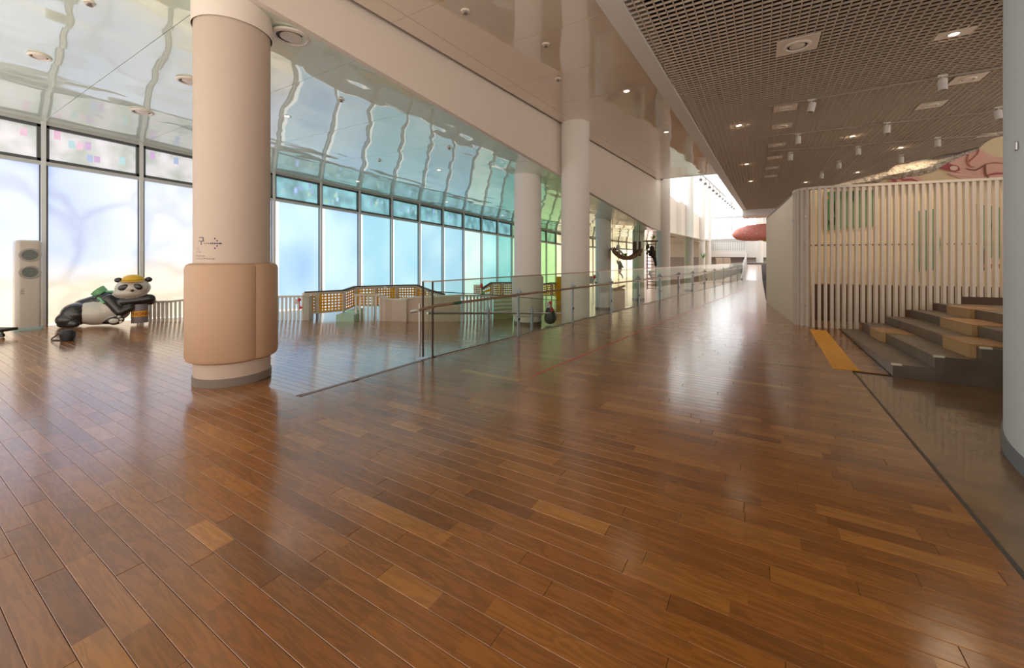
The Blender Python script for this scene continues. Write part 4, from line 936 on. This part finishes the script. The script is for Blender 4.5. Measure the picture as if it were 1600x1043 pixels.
creature('toy_monkey', mk((1020, 396, 18.8, .14, None), (1019, 389, 18.8, .12, 0), (1018, 383, 18.8, .09, 1), (1023, 404, 18.8, .08, 0), (1024.5, 412, 18.8, .06, 3), (1024.5, 416, 18.8, .05, 4), (1013, 393, 18.8, .05, 0), (1010, 397, 18.8, .04, 6), (1014, 399, 18.8, .05, 0)), mat('dark_plush', (.05, .035, .03), .9), 'dark brown plush monkey climbing the hanging ladder', 'toy')
creature('toy_monkey', mk((1012, 385, 18.8, .07, None), (1012.5, 381, 18.8, .06, 0), (1010.5, 390, 18.8, .045, 0), (1014, 388, 18.8, .04, 0)), mat('dark_plush'), 'small dark plush monkey at the upper left of the ladder', 'toy')
creature('toy_monkey', mk((1017, 428, 18.8, .09, None), (1016, 423, 18.8, .07, 0), (1020, 425, 18.8, .04, 1), (1018, 433, 18.8, .05, 0), (1019, 437, 18.8, .035, 3), (1013.5, 427, 18.8, .04, 0)), mat('grey_plush'), 'grey plush monkey low on the hanging ladder', 'toy')
# cream play counter behind the railing
q = MB(); d = 15.5; a, b = PD(957, 484, d), PD(979, 484, d); zb = zf(a.y)
A3, B3 = Vector(W(959, d)), Vector(W(977, d)); q.prism([tuple(A3), tuple(B3), (B3.x-.3, B3.y+.5), (A3.x-.3, A3.y+.5)], zb, hy(451, d)); q.bar((A3.x, A3.y, hy(452, d)), (B3.x, B3.y, hy(446, d)), .1, .08)
tag(q.build('play_counter', mat('cream_laminate', (.72, .56, .38), .5), bevel=.03), 'cream play counter behind the glass railing under the hammock', 'counter')
# ================================================================== LOW FENCES ON THE WINDOW SIDE
def fl(px, py):          # point on the sloping lower floor seen at px,py
    d = 5.0
    while d < 40:
        p = W(px, d); 
        if hy(py, d) <= zf(p[1]): return Vector((p[0], p[1], zf(p[1]))), d
        d += .01
def slat_fence(name, pts, label, pitch, cat='fence', m=M_WHITE2, w_=.045):
    """pts: (px, base y, top y)"""
    P3 = [(*fl(x, yb), yt) for x, yb, yt in pts]; th = thing(name, label, cat, P3[0][0])
    acc = pitch/2
    for (a, da, ya), (b, db, yb) in zip(P3[:-1], P3[1:]):
        L = (b-a).length; dv = (b-a).normalized(); us = []
        while acc < L: us.append(acc/L); acc += pitch
        acc -= L
        for u in us:
            p = a+(b-a)*u; h = hy(ya+(yb-ya)*u, da+(db-da)*u)-.04
            M_ = Matrix.Translation((p.x, p.y, 0))@Matrix.Rotation(math.atan2(dv.y, dv.x), 4, 'Z'); q = MB(); q.box((-w_/2, -.025, p.z), (w_/2, .025, h), 0, M_); q.build('slat', m, th)
        q = MB(); q.bar((a.x, a.y, hy(ya, da)-.02), (b.x, b.y, hy(yb, db)-.02), .09, .045); q.build('top_rail', M_FENCE, th)
    return th
slat_fence('slat_fence', [(232, 502, 469.5), (248, 502, 470), (265, 502, 469.5), (281, 501.5, 468), (297, 501, 466), (330, 500.5, 464)], 'low curved white slat fence to the right of the panda statue', .085)
slat_fence('slat_fence', [(418, 500, 463), (440, 500, 462), (474, 500, 461.5)], 'low white slat fence just right of the foreground column', .10)
slat_fence('slat_fence', [(474, 500, 461.5), (481, 499.5, 461.5), (489, 497, 461.5)], 'short thick return of the low white fence beside the yellow grid fence', .10, w_=.09)
slat_fence('slat_fence', [(553, 501, 459.5), (589, 501, 459), (594, 501, 461)], 'white slat fence in front of the middle of the yellow grid fence', .105)
slat_fence('slat_fence', [(716, 502, 460), (771, 499, 461)], 'white slat fence seen through the start of the glass railing', .12)
def solid_wall(pts, label, name='low_wall', m=M_FENCE):
    P3 = [(*fl(x, yb), yt) for x, yb, yt in pts]; th = thing(name, label, 'wall', P3[0][0])
    for (a, da, ya), (b, db, yb) in zip(P3[:-1], P3[1:]):
        n_ = Vector((-(b-a).y, (b-a).x, 0)).normalized()*.12
        q = MB(); q.prism([a[:2], b[:2], (b+n_)[:2], (a+n_)[:2]], [a.z, b.z, b.z, a.z], [hy(ya, da)-.04, hy(yb, db)-.04, hy(yb, db)-.04, hy(ya, da)-.04]); q.build('wall_panel', mat('low_wall_paint', (.62, .52, .43), .5), th)
        q = MB(); n3 = n_*1.3; q.prism([(a-n_*.2)[:2], (b-n_*.2)[:2], (b+n3)[:2], (a+n3)[:2]], [hy(ya, da)-.04, hy(yb, db)-.04]*1+[hy(yb, db)-.04, hy(ya, da)-.04], [hy(ya, da), hy(yb, db), hy(yb, db), hy(ya, da)]); q.build('coping', m, th)
solid_wall([(594, 501, 461), (602, 501.5, 465), (612, 501.5, 467), (635, 502.5, 467), (636.5, 502, 464), (660, 502, 463), (700, 502, 461.5), (717, 502, 460.5)], 'low solid beige wall with pale coping in front of the yellow grid fence')
# yellow grid fence
def grid_fence(pts, label, dep, frames=True):
    """pts: (px, top, bottom, depth)"""
    th = thing('grid_fence', label, 'fence', PD(pts[0][0], pts[0][2], pts[0][3]))
    for (x0, t0, b0, d0), (x1, t1, b1, d1) in zip(pts[:-1], pts[1:]):
        A, B, Cc, D = PD(x0, t0, d0), PD(x1, t1, d1), PD(x1, b1, d1), PD(x0, b0, d0)
        L = (B-A).length; Hh = (A-D).length; nx = max(2, round(L/.105)); ny = max(2, round(Hh/.10))
        pt = lambda u, v: (A*(1-u)+B*u)*(1-v)+(D*(1-u)+Cc*u)*v
        q = MB()
        fn = (B-A).cross(Vector((0, 0, 1))).normalized()*.005; eu = .022/L; ev = .022/Hh
        def strip(u0, u1, v0, v1):
            c = [pt(u0, v1), pt(u1, v1), pt(u1, v0), pt(u0, v0)]; q.add([x-fn for x in c]+[x+fn for x in c], [(0, 1, 2, 3), (7, 6, 5, 4), (0, 4, 5, 1), (1, 5, 6, 2), (2, 6, 7, 3), (3, 7, 4, 0)])
        for i in range(nx+1): u = i/nx; strip(u-eu, u+eu, .09, .93)
        for j in range(ny+1): v = .09+.84*j/ny; strip(0, 1, v-ev, v+ev)
        q.build('grid_panel', M_ORANGE, th)
        q = MB(); q.bar(pt(0, .045), pt(1, .045), .08, Hh*.09); q.bar(pt(0, .97), pt(1, .97), .06, Hh*.06); q.build('rail', M_FENCE, th)
        q = MB(); q.bar(A, D, .09, .09); q.build('post', M_FENCE, th)
        q = MB(); q.bar(pt(0, 0)+Vector((0, 0, .015)), pt(1, 0)+Vector((0, 0, .015)), .12, .03); q.build('cap_rail', M_BROWN, th)
        for px_ in (D,): 
            zz = zf(px_.y); 
            if px_.z > zz+.05: q = MB(); q.tube([(px_.x, px_.y, px_.z), (px_.x, px_.y, zz)], .025, 6); q.build('leg', M_MDARK, th)
    return th
grid_fence([(476, 457, 489.5, 11.3), (495, 456, 489.5, 11.5), (537, 454, 485.5, 12.2), (555, 448, 478, 12.8), (586, 447, 478, 13.3), (619, 446, 478, 13.9), (651, 445.5, 478, 14.5), (662, 450, 480, 14.3), (673, 454, 482, 14.1), (694, 460, 484, 13.8)], 'long yellow grid fence bending up along the blue windows', 0)
grid_fence([(752, 452, 462, 15), (768, 442, 462, 15.5), (784, 441.5, 462, 16), (801, 441.5, 462, 16.5)], 'short yellow grid fence left of the second white column', 0)
grid_fence([(846, 444, 462, 19), (862, 442, 462, 19.5), (880, 442, 462, 20)], 'yellow grid fence seen between the two white columns', 0)
q = MB(); a = PD(873, 441, 19.6); q.box((a.x-.1, a.y-.1, zf(a.y)), (a.x+.35, a.y+.1, hy(432, 19.6))); tag(q.build('yellow_box', M_ORANGE, bevel=.02), 'small yellow box standing beyond the grid fence', 'box')
# pale green steps by the fence
gs = thing('glass_steps', 'pale green steps below the bend of the yellow fence', 'steps', fl(540, 497)[0])
mg = mat('pale_green_step', (.42, .66, .52), .3)
for i, (x0, x1, yt, yb, d) in enumerate(((525, 553, 491.5, 497.5, 10.9), (541, 556, 485, 491.5, 11.3))):
    a, b = W(x0, d), W(x1, d); dv = Vector((-SN, CS))*.6; q = MB(); z0 = zf(a[1]); q.prism([a, b, (b[0]+dv.x, b[1]+dv.y), (a[0]+dv.x, a[1]+dv.y)], z0-.1, hy(yt, d)); q.build('step', mg, gs)
q = MB(); d = 14.0
gst = thing('striped_steps', 'flight of pale green steps behind the glass railing', 'steps', fl(785, 497)[0])
for i in range(5):
    yb = 494-i*6; a, b = W(771, 12.6+i*.28), W(802, 12.9+i*.28); dv = Vector((-SN, CS))*.3; q = MB(); q.prism([a, b, (b[0]+dv.x, b[1]+dv.y), (a[0]+dv.x, a[1]+dv.y)], zf(a[1])-.02, hy(yb-6, 12.7+i*.28)); q.build('step', mat('sage_green', (.40, .46, .22), .5), gst)
    q = MB(); q.prism([(a[0]-dv.x*.03, a[1]-dv.y*.03), (b[0]-dv.x*.03, b[1]-dv.y*.03), (b[0]+dv.x, b[1]+dv.y), (a[0]+dv.x, a[1]+dv.y)], hy(yb-6, 12.7+i*.28), hy(yb-6, 12.7+i*.28)+.02); q.build('nosing', M_WHITE2, gst)
# small signs
def sign_board(px, py, w, h, d, label, flower='tulip'):
    c = PD(px, py, d); th = thing('sign_board', label, 'sign', c); sx = w*d/F/2; sz = h*d/F/2; rx = Vector((CS, SN, 0))
    ez = Vector((0, 0, 1)); fy = Vector((-SN, CS, 0))*.02; q = MB(); v = [c-rx*sx-ez*sz, c+rx*sx-ez*sz, c+rx*sx+ez*sz, c-rx*sx+ez*sz]
    q.add([*v, *[x+fy for x in v]], [(0, 1, 2, 3), (7, 6, 5, 4), (0, 4, 5, 1), (1, 5, 6, 2), (2, 6, 7, 3), (3, 7, 4, 0)]); q.build('board', M_WHITE2, th)
    q = MB()
    for j in range(3):
        for i in range(4):
            if random.random() < .8:
                a = c-rx*sx*.7+rx*sx*.38*i+ez*(sz*.5-j*sz*.5)-fy*.1; q.bar(a, a+rx*sx*.24, .004, sz*.16)
    q.build('lettering', M_BLACKM, th)
    f = c+rx*(sx*1.1)+ez*sz*.8-fy
    q = MB(); q.ell(f, (.04 if flower == 'tulip' else .045, .04, .075 if flower == 'tulip' else .045), 8); q.build('flower', M_RED, th)
    q = MB(); q.tube([f-ez*.05, f-ez*.25+rx*.02], .014, 6); q.ell(f-ez*.2+rx*.05, (.05, .02, .03), 6); q.build('stem', M_LEAF if flower == 'tulip' else M_RED, th)
    return th
sign_board(746, 452, 12, 15, 11.4, 'white sign with a red tulip on the low fence behind the railing')
sign_board(463.5, 471, 9, 8, 10.3, 'small beige sign with a red flower on the low slat fence', 'rose')
sign_board(925, 437, 7, 12, 14, 'small white sign with a red tulip between two columns')
q = MB(); c, d = fl(473, 449.5) if False else (PD(602.5, 449.5, 13.4), 13.4); fy = Vector((-SN, CS, 0)); q.tube([c-fy*.06, c-fy*.03], .05, 14); tag(q.build('round_tag', M_WHITE2), 'small round white tag on the yellow grid fence', 'tag')
# dark seal-like seat behind the railing
base, d = fl(860, 507)
creature('animal_seat', [((base.x, base.y, base.z+.17), .17, None), ((base.x, base.y, base.z+.36), .15, 0), ((base.x-.03, base.y-.03, base.z+.54), .09, 1), ((base.x+.16, base.y-.04, base.z+.09), .09, 0), ((base.x-.14, base.y-.1, base.z+.09), .09, 0)], mat('dark_grey_rubber', (.06, .07, .075), .35), 'dark grey animal-shaped seat between the two white columns', 'seat')
sign_board(856.5, 476, 7, 9, d-.5, 'white card with a pink flower on the dark animal seat', 'rose')
# ================================================================== AIR CONDITIONER TOWER
acp = P(43, 515.5, 0); acd = depth_of(acp.x, acp.y)+.12; acp = Vector((*W(43, acd), 0))
ac = thing('air_conditioner', 'tall white floor-standing air conditioner with two oval vents by the window', 'air conditioner', acp)
yawa = math.atan2(-acp.y, -acp.x)+PI/2+.15; RM = Matrix.Translation(acp)@Matrix.Rotation(yawa, 4, 'Z')   # local -y... faces the camera
M_AC = mat('white_plastic', (.62, .56, .52), .3, coat=.3)
def rrect(w, d, r, n=6):
    out = []
    for cx_, cy_, a0 in ((w-r, d-r, 0), (-w+r, d-r, PI/2), (-w+r, -d+r, PI), (w-r, -d+r, 1.5*PI)):
        for k in range(n+1): a = a0+PI/2*k/n; out.append((cx_+r*math.cos(a), cy_+r*math.sin(a)))
    return out
w_ = .185; q = MB(); secs = [(.05, 1), (1.78, 1), (1.82, .97), (1.845, .90), (1.86, .72), (1.862, .3)]; base2 = rrect(w_, .16, .07); m = len(base2); vs = []
for z, sc_ in secs: vs += [RM@Vector((x*sc_, y*sc_, z)) for x, y in base2]
q.add(vs, [(i*m+k, i*m+(k+1) % m, (i+1)*m+(k+1) % m, (i+1)*m+k) for i in range(len(secs)-1) for k in range(m)]+[tuple(range(m-1, -1, -1)), tuple((len(secs)-1)*m+k for k in range(m))], 0, True); q.build('body', M_AC, ac, sharp=50)
fside = 1 if (RM.to_3x3()@Vector((0, 1, 0))).dot(-acp) > 0 else -1
for zc_ in (1.55, 1.19):
    q = MB(); n = 28; ring = []
    for (rx_, rz_, yy) in ((.160, .150, .159), (.155, .145, .172), (.124, .118, .175), (.118, .112, .150)):
        for k in range(n): a = 2*PI*k/n; ring.append(RM@Vector((rx_*1.0*math.cos(a)+.012, fside*yy, zc_+rz_*.93*math.sin(a))))
    q.add(ring, [(i*n+k, i*n+(k+1) % n, (i+1)*n+(k+1) % n, (i+1)*n+k) for i in range(3) for k in range(n)], 0, True); vent = q.build('vent_ring', mat('grey_ring', (.40, .38, .36), .3), ac)
    q = MB(); q.add([RM@Vector((.112*math.cos(2*PI*k/n)+.012, fside*.161, zc_+.104*math.sin(2*PI*k/n))) for k in range(n)], [tuple(range(n))]); q.build('vent_back', mat('vent_green_grey', (.16, .19, .18), .3), vent)
    q = MB()
    for j in range(5):
        zz = zc_-.07+.035*j; hw = .112*math.sqrt(max(0, 1-((zz-zc_)/.104)**2))*.98; q.bar(RM@Vector((-hw+.012, fside*.165, zz)), RM@Vector((hw+.012, fside*.165, zz)), .012, .006)
    q.build('louvre', mat('louvre_grey', (.34, .38, .36), .3), vent)
q = MB()
for j in range(3): q.bar(RM@Vector((-.14*fside*-1 if False else -.12, fside*.161, .83-.035*j)), RM@Vector((-.07, fside*.161, .83-.035*j)), .004, .012)
q.build('small_label', M_SKIRT, ac)
q = MB(); q.add([], []); b2 = rrect(.205, .18, .06); q.prism([tuple((RM@Vector((x, y, 0)))[:2]) for x, y in b2], 0.0, .05); q.build('base_plate', mat('aqua_glass_base', (.45, .66, .68), .15), ac)
# ================================================================== PANDA
po = Vector((*W(160, 9.14), 0)); axx = Vector((CS*.85-SN*.53, SN*.85+CS*.53, 0)).normalized(); axy = Vector((axx.y, -axx.x, 0))   # axy towards the viewer
if axy.dot(-po) < 0: axy = -axy
PMt = Matrix((( axx.x, axy.x, 0, po.x), (axx.y, axy.y, 0, po.y), (0, 0, 1, 0), (0, 0, 0, 1)))
pa = thing('panda_statue', 'glossy panda statue lying by the window with a yellow cap and green backpack', 'statue', po)
E = []  # (kind, params, colour) 0 white 1 black
def EL(c, r, col, rot=0): E.append(('e', Vector(c), r, col, rot))
def CP(a, b, ra, rb, col): E.append(('c', Vector(a), Vector(b), ra, rb, col))
EL((-.02, .02, .26), (.50, .27, .27), 0)
EL((.18, .03, .32), (.30, .26, .30), 0)
EL((-.40, .03, .26), (.26, .27, .25), 1)
CP((-.34, -.10, .40), (.02, -.08, .54), .17, .17, 1)
CP((.02, -.06, .52), (.34, -.06, .60), .20, .17, 1)
CP((-.58, .18, .08), (-.36, .26, .07), .085, .075, 1)
EL((-.50, .10, .16), (.21, .22, .17), 1)
CP((.16, .18, .56), (.36, .27, .28), .125, .10, 1)
CP((.36, .27, .28), (.52, .25, .36), .10, .08, 1)
CP((.40, .20, .50), (.84, .17, .545), .125, .105, 1)
EL((.84, .10, .50), (.10, .10, .11), 1)
EL((.27, .30, .09), (.13, .09, .09), 1); EL((.37, .32, .12), (.07, .06, .08), 1)
CP((.10, .12, .10), (.28, .24, .10), .10, .09, 1)
EL((.54, .12, .80), (.315, .27, .225), 0)
EL((.50, .14, .70), (.30, .25, .14), 0)
def sdf(p, e):
    if e[0] == 'e':
        q_ = p-e[1]; r = e[2]; k = Vector((q_.x/r[0], q_.y/r[1], q_.z/r[2])).length; return (k-1)*min(r)
    a, b, ra_, rb_ = e[1], e[2], e[3], e[4]; ab = b-a; t_ = max(0, min(1, (p-a).dot(ab)/ab.dot(ab))); return (p-(a+ab*t_)).length-(ra_+(rb_-ra_)*t_)
bmx = MB()
for e in E:
    if e[0] == 'e': bmx.ell(e[1], e[2], 14)
    else:
        a, b, ra_, rb_ = e[1:5]; d_ = (b-a).normalized()
        pts_ = []; rs_ = []
        for k in range(6): an = PI/2*k/5; pts_.append(a-d_*ra_*math.cos(an)); rs_.append(max(.004, ra_*math.sin(an)))
        for k in range(6): an = PI/2*k/5; pts_.append(b+d_*rb_*math.sin(an)); rs_.append(max(.004, rb_*math.cos(an)))
        bmx.tube(pts_, rs_, 16)
tmp = bmx.build('panda_tmp', M_BLACK); r_ = tmp.modifiers.new('r', 'REMESH'); r_.mode = 'VOXEL'; r_.voxel_size = .014; s_ = tmp.modifiers.new('s', 'SMOOTH'); s_.iterations = 5; s_.factor = .5
dg = bpy.context.evaluated_depsgraph_get(); me = bpy.data.meshes.new_from_object(tmp.evaluated_get(dg)); bpy.data.objects.remove(tmp)
for v in me.vertices:
    if v.co.z < .004: v.co.z = .004
me.materials.clear(); me.materials.append(mat('panda_white', (.62, .58, .53), .3, coat=.4)); me.materials.append(M_BLACK)
belly = [e for e in E]
for p in me.polygons:
    c = p.center; best = min(E, key=lambda e: sdf(c, e)); p.material_index = best[-2] if best[0] == 'e' else best[-1]; p.use_smooth = True
    if best[0] == 'e' and best[3] == 0 and best[1].z < .4 and c.y < -.12: p.material_index = 1
me.transform(PMt); o = bpy.data.objects.new('body', me); COL.objects.link(o); o.parent = pa; o.matrix_parent_inverse = Matrix.Translation(po).inverted()
def pp_ell(name, c, r, m, rot=None, parent=pa):
    q = MB(); Mx = PMt.to_3x3(); 
    if rot is not None: Mx = Mx@rot
    q.ell(PMt@Vector(c), r, 12, 0, Mx.to_4x4()); return q.build(name, m, parent)
RYp = lambda a: Matrix.Rotation(a, 3, 'Y')
HC = Vector((.54, .12, .80)); HR = (.315, .27, .225)
def face(dx, dz, push=0): # point on the head front
    yy = math.sqrt(max(0, 1-(dx/HR[0])**2-(dz/HR[2])**2))*HR[1]; return (HC.x+dx, HC.y+yy+push, HC.z+dz)
pp_ell('eye_patch', face(-.115, .03, -.01), (.098, .03, .064), M_BLACK, RYp(-.35)); pp_ell('eye_patch', face(.125, .035, -.01), (.086, .03, .064), M_BLACK, RYp(.45))
pp_ell('nose', face(.035, -.045, .01), (.034, .03, .028), M_BLACK)
q = MB(); q.tube([PMt@Vector(face(-.17+.034*k, -.115-.02*math.sin(PI*k/10)*(-1), .004)) for k in range(11)], .005, 6); q.tube([PMt@Vector(face(.035, -.07, .004)), PMt@Vector(face(.035, -.105, .004))], .004, 6); q.build('mouth', M_SKIRT, pa)
pp_ell('ear', (.29, .10, .985), (.075, .05, .06), M_BLACK); pp_ell('ear', (.80, .08, .985), (.07, .05, .06), M_BLACK)
q = MB(); q.lathe([(.001, .13), (.09, .118), (.155, .075), (.19, .0), (.185, -.005)], (0, 0, 0), 28, 0); q.v = [tuple(PMt@(Vector((.545, .12, .99))+Vector((v[0]*1.08, v[1]*.95, v[2]*.9)))) for v in q.v]; cap = q.build('cap', mat('yellow_cap', (.80, .48, .03), .4), pa)
q = MB(); n = 14; vs = []
for k in range(n+1):
    a = PI*(.08+.84*k/n); vs += [PMt@Vector((.545+.20*math.cos(a), .12+.17*math.sin(a), .985)), PMt@Vector((.545+.22*math.cos(a), .12+.30*math.sin(a), .955)), PMt@Vector((.545+.22*math.cos(a), .12+.30*math.sin(a), .945)), PMt@Vector((.545+.20*math.cos(a), .12+.17*math.sin(a), .972))]
q.add(vs, [(4*k+j, 4*k+4+j, 4*k+4+(j+1) % 4, 4*k+(j+1) % 4) for k in range(n) for j in range(4)]+[(3, 2, 1, 0), tuple(4*n+j for j in range(4))], 0, True); q.build('brim', mat('yellow_brim', (.62, .34, .02), .4), cap)
pp_ell('sole_pad', (.27, .385, .10), (.085, .02, .055), mat('panda_white'))
for c in ((.355, .37, .185), (.395, .37, .125), (.385, .38, .065)): pp_ell('toe_pad', c, (.032, .02, .028), mat('panda_white'))
# backpack
bp_ = thing('b', None, None, po); COL.objects.unlink(bp_); bpy.data.objects.remove(bp_)
q = MB(); R_ = PMt@Matrix.Translation((-.06, -.08, .72))@Matrix.Rotation(-.75, 4, 'Y'); 
q.lathe([(.001, -.07), (.10, -.07), (.125, -.05), (.14, .05), (.135, .07), (.001, .07)], (0, 0, 0), 24); q.v = [tuple(R_@Vector(v)) for v in q.v]; pk = q.build('backpack', M_GREENB, pa)
q = MB(); q.lathe([(.001, .078), (.10, .078), (.105, .068)], (0, 0, 0), 20); q.v = [tuple(R_@Vector(v)) for v in q.v]; q.build('pocket', mat('mint_dark', (.12, .36, .20), .4), pk)
q = MB(); q.tube([PMt@Vector(v) for v in ((-.04, .10, .60), (.03, .21, .56), (.10, .285, .49))], .026, 8); q.tube([PMt@Vector(v) for v in ((.06, -.02, .73), (.20, .08, .73), (.30, .16, .66))], .026, 8); q.build('strap', M_GREENB, pk)
# pot
pc = PMt@Vector((.655, .12, 0)); hp = thing('honey_pot', 'mauve grey pot with an orange label under the panda arm', 'pot', pc)
q = MB(); q.lathe([(.001, 0), (.15, 0), (.152, .02), (.152, .40), (.14, .43), (.001, .43)], pc, 32); q.build('pot_body', M_POT, hp)
va2 = math.atan2(-pc.y, -pc.x)
def wrp(u, z, off=.003): a = va2+u/.152; return Vector((pc.x+(.152+off)*math.cos(a), pc.y+(.152+off)*math.sin(a), z))
q = MB(); n = 16; vs = []
for k in range(n+1): u = -.16+.34*k/n; vs += [wrp(u, .145), wrp(u, .275)]
q.add(vs, [(2*k, 2*k+2, 2*k+3, 2*k+1) for k in range(n)]); lb = q.build('label_band', M_ORPRINT, hp)
v, f = text_mesh('HONEY', .105); q = MB(); q.add([wrp(p.x-.13, .175+p.y, .006) for p in v], f); q.build('lettering', mat('dark_red_print', (.20, .03, .02), .5), lb)
# ================================================================== BLACK BAG AND TROLLEY
bg0 = P(106, 532, 0); bg = thing('black_bag', 'small black drawstring bag with a loop strap lying on the floor', 'bag', bg0)
q = MB(); q.lathe([(.001, 0), (.085, 0), (.105, .04), (.105, .14), (.085, .185), (.06, .20), (.001, .205)], bg0, 20); 
q.v = [tuple(Vector(v)+Vector((noise.noise(Vector(v)*9)*.02, noise.noise(Vector(v)*9+Vector((5, 5, 5)))*.02, 0))) for v in q.v]; q.build('bag_body', M_BLACKM, bg)
rx = Vector((CS, SN, 0)); q = MB(); q.tube([bg0+rx*x+Vector((0, 0, z)) for x, z in ((-.02, .19), (-.1, .17), (-.2, .10), (-.29, .035), (-.30, .014), (-.24, .010), (-.1, .010), (-.04, .012))], .011, 8); q.build('strap', M_BLACKM, bg)
q = MB(); q.tube([bg0+rx*x+Vector((0, 0, z)) for x, z in ((.03, .19), (.09, .19), (.12, .17))], .01, 6); q.tube([bg0+rx*x+Vector((0, 0, z)) for x, z in ((.08, .05), (.13, .02), (.15, .03))], .006, 6); q.build('cord', M_BLACKM, bg)
tp0 = P(3, 527, 0); tr = thing('trolley', 'corner of a black castor trolley at the left edge of the photo', 'trolley', tp0)
q = MB(); c = tp0+rx*.0; q.box((-.6, -.2, .11), (.06, .2, .16), 0, Matrix.Translation(c)@Matrix.Rotation(YAW, 4, 'Z')); q.build('deck', M_BLACKM, tr)
q = MB(); q.tube([c-Vector((SN*-.02, CS*.02, -.04)), c+Vector((SN*-.02, CS*.02, .04))], .038, 16); q.tube([c+Vector((0, 0, .06)), c+Vector((0, 0, .115))], .02, 8); q.build('castor', M_BLACK, tr)
# extra daylight-balanced lamp light over the window side comes from its own downlights
for o in list(COL.objects):
    if o.type == 'LIGHT' and o.data.energy < .01: bpy.data.objects.remove(o)
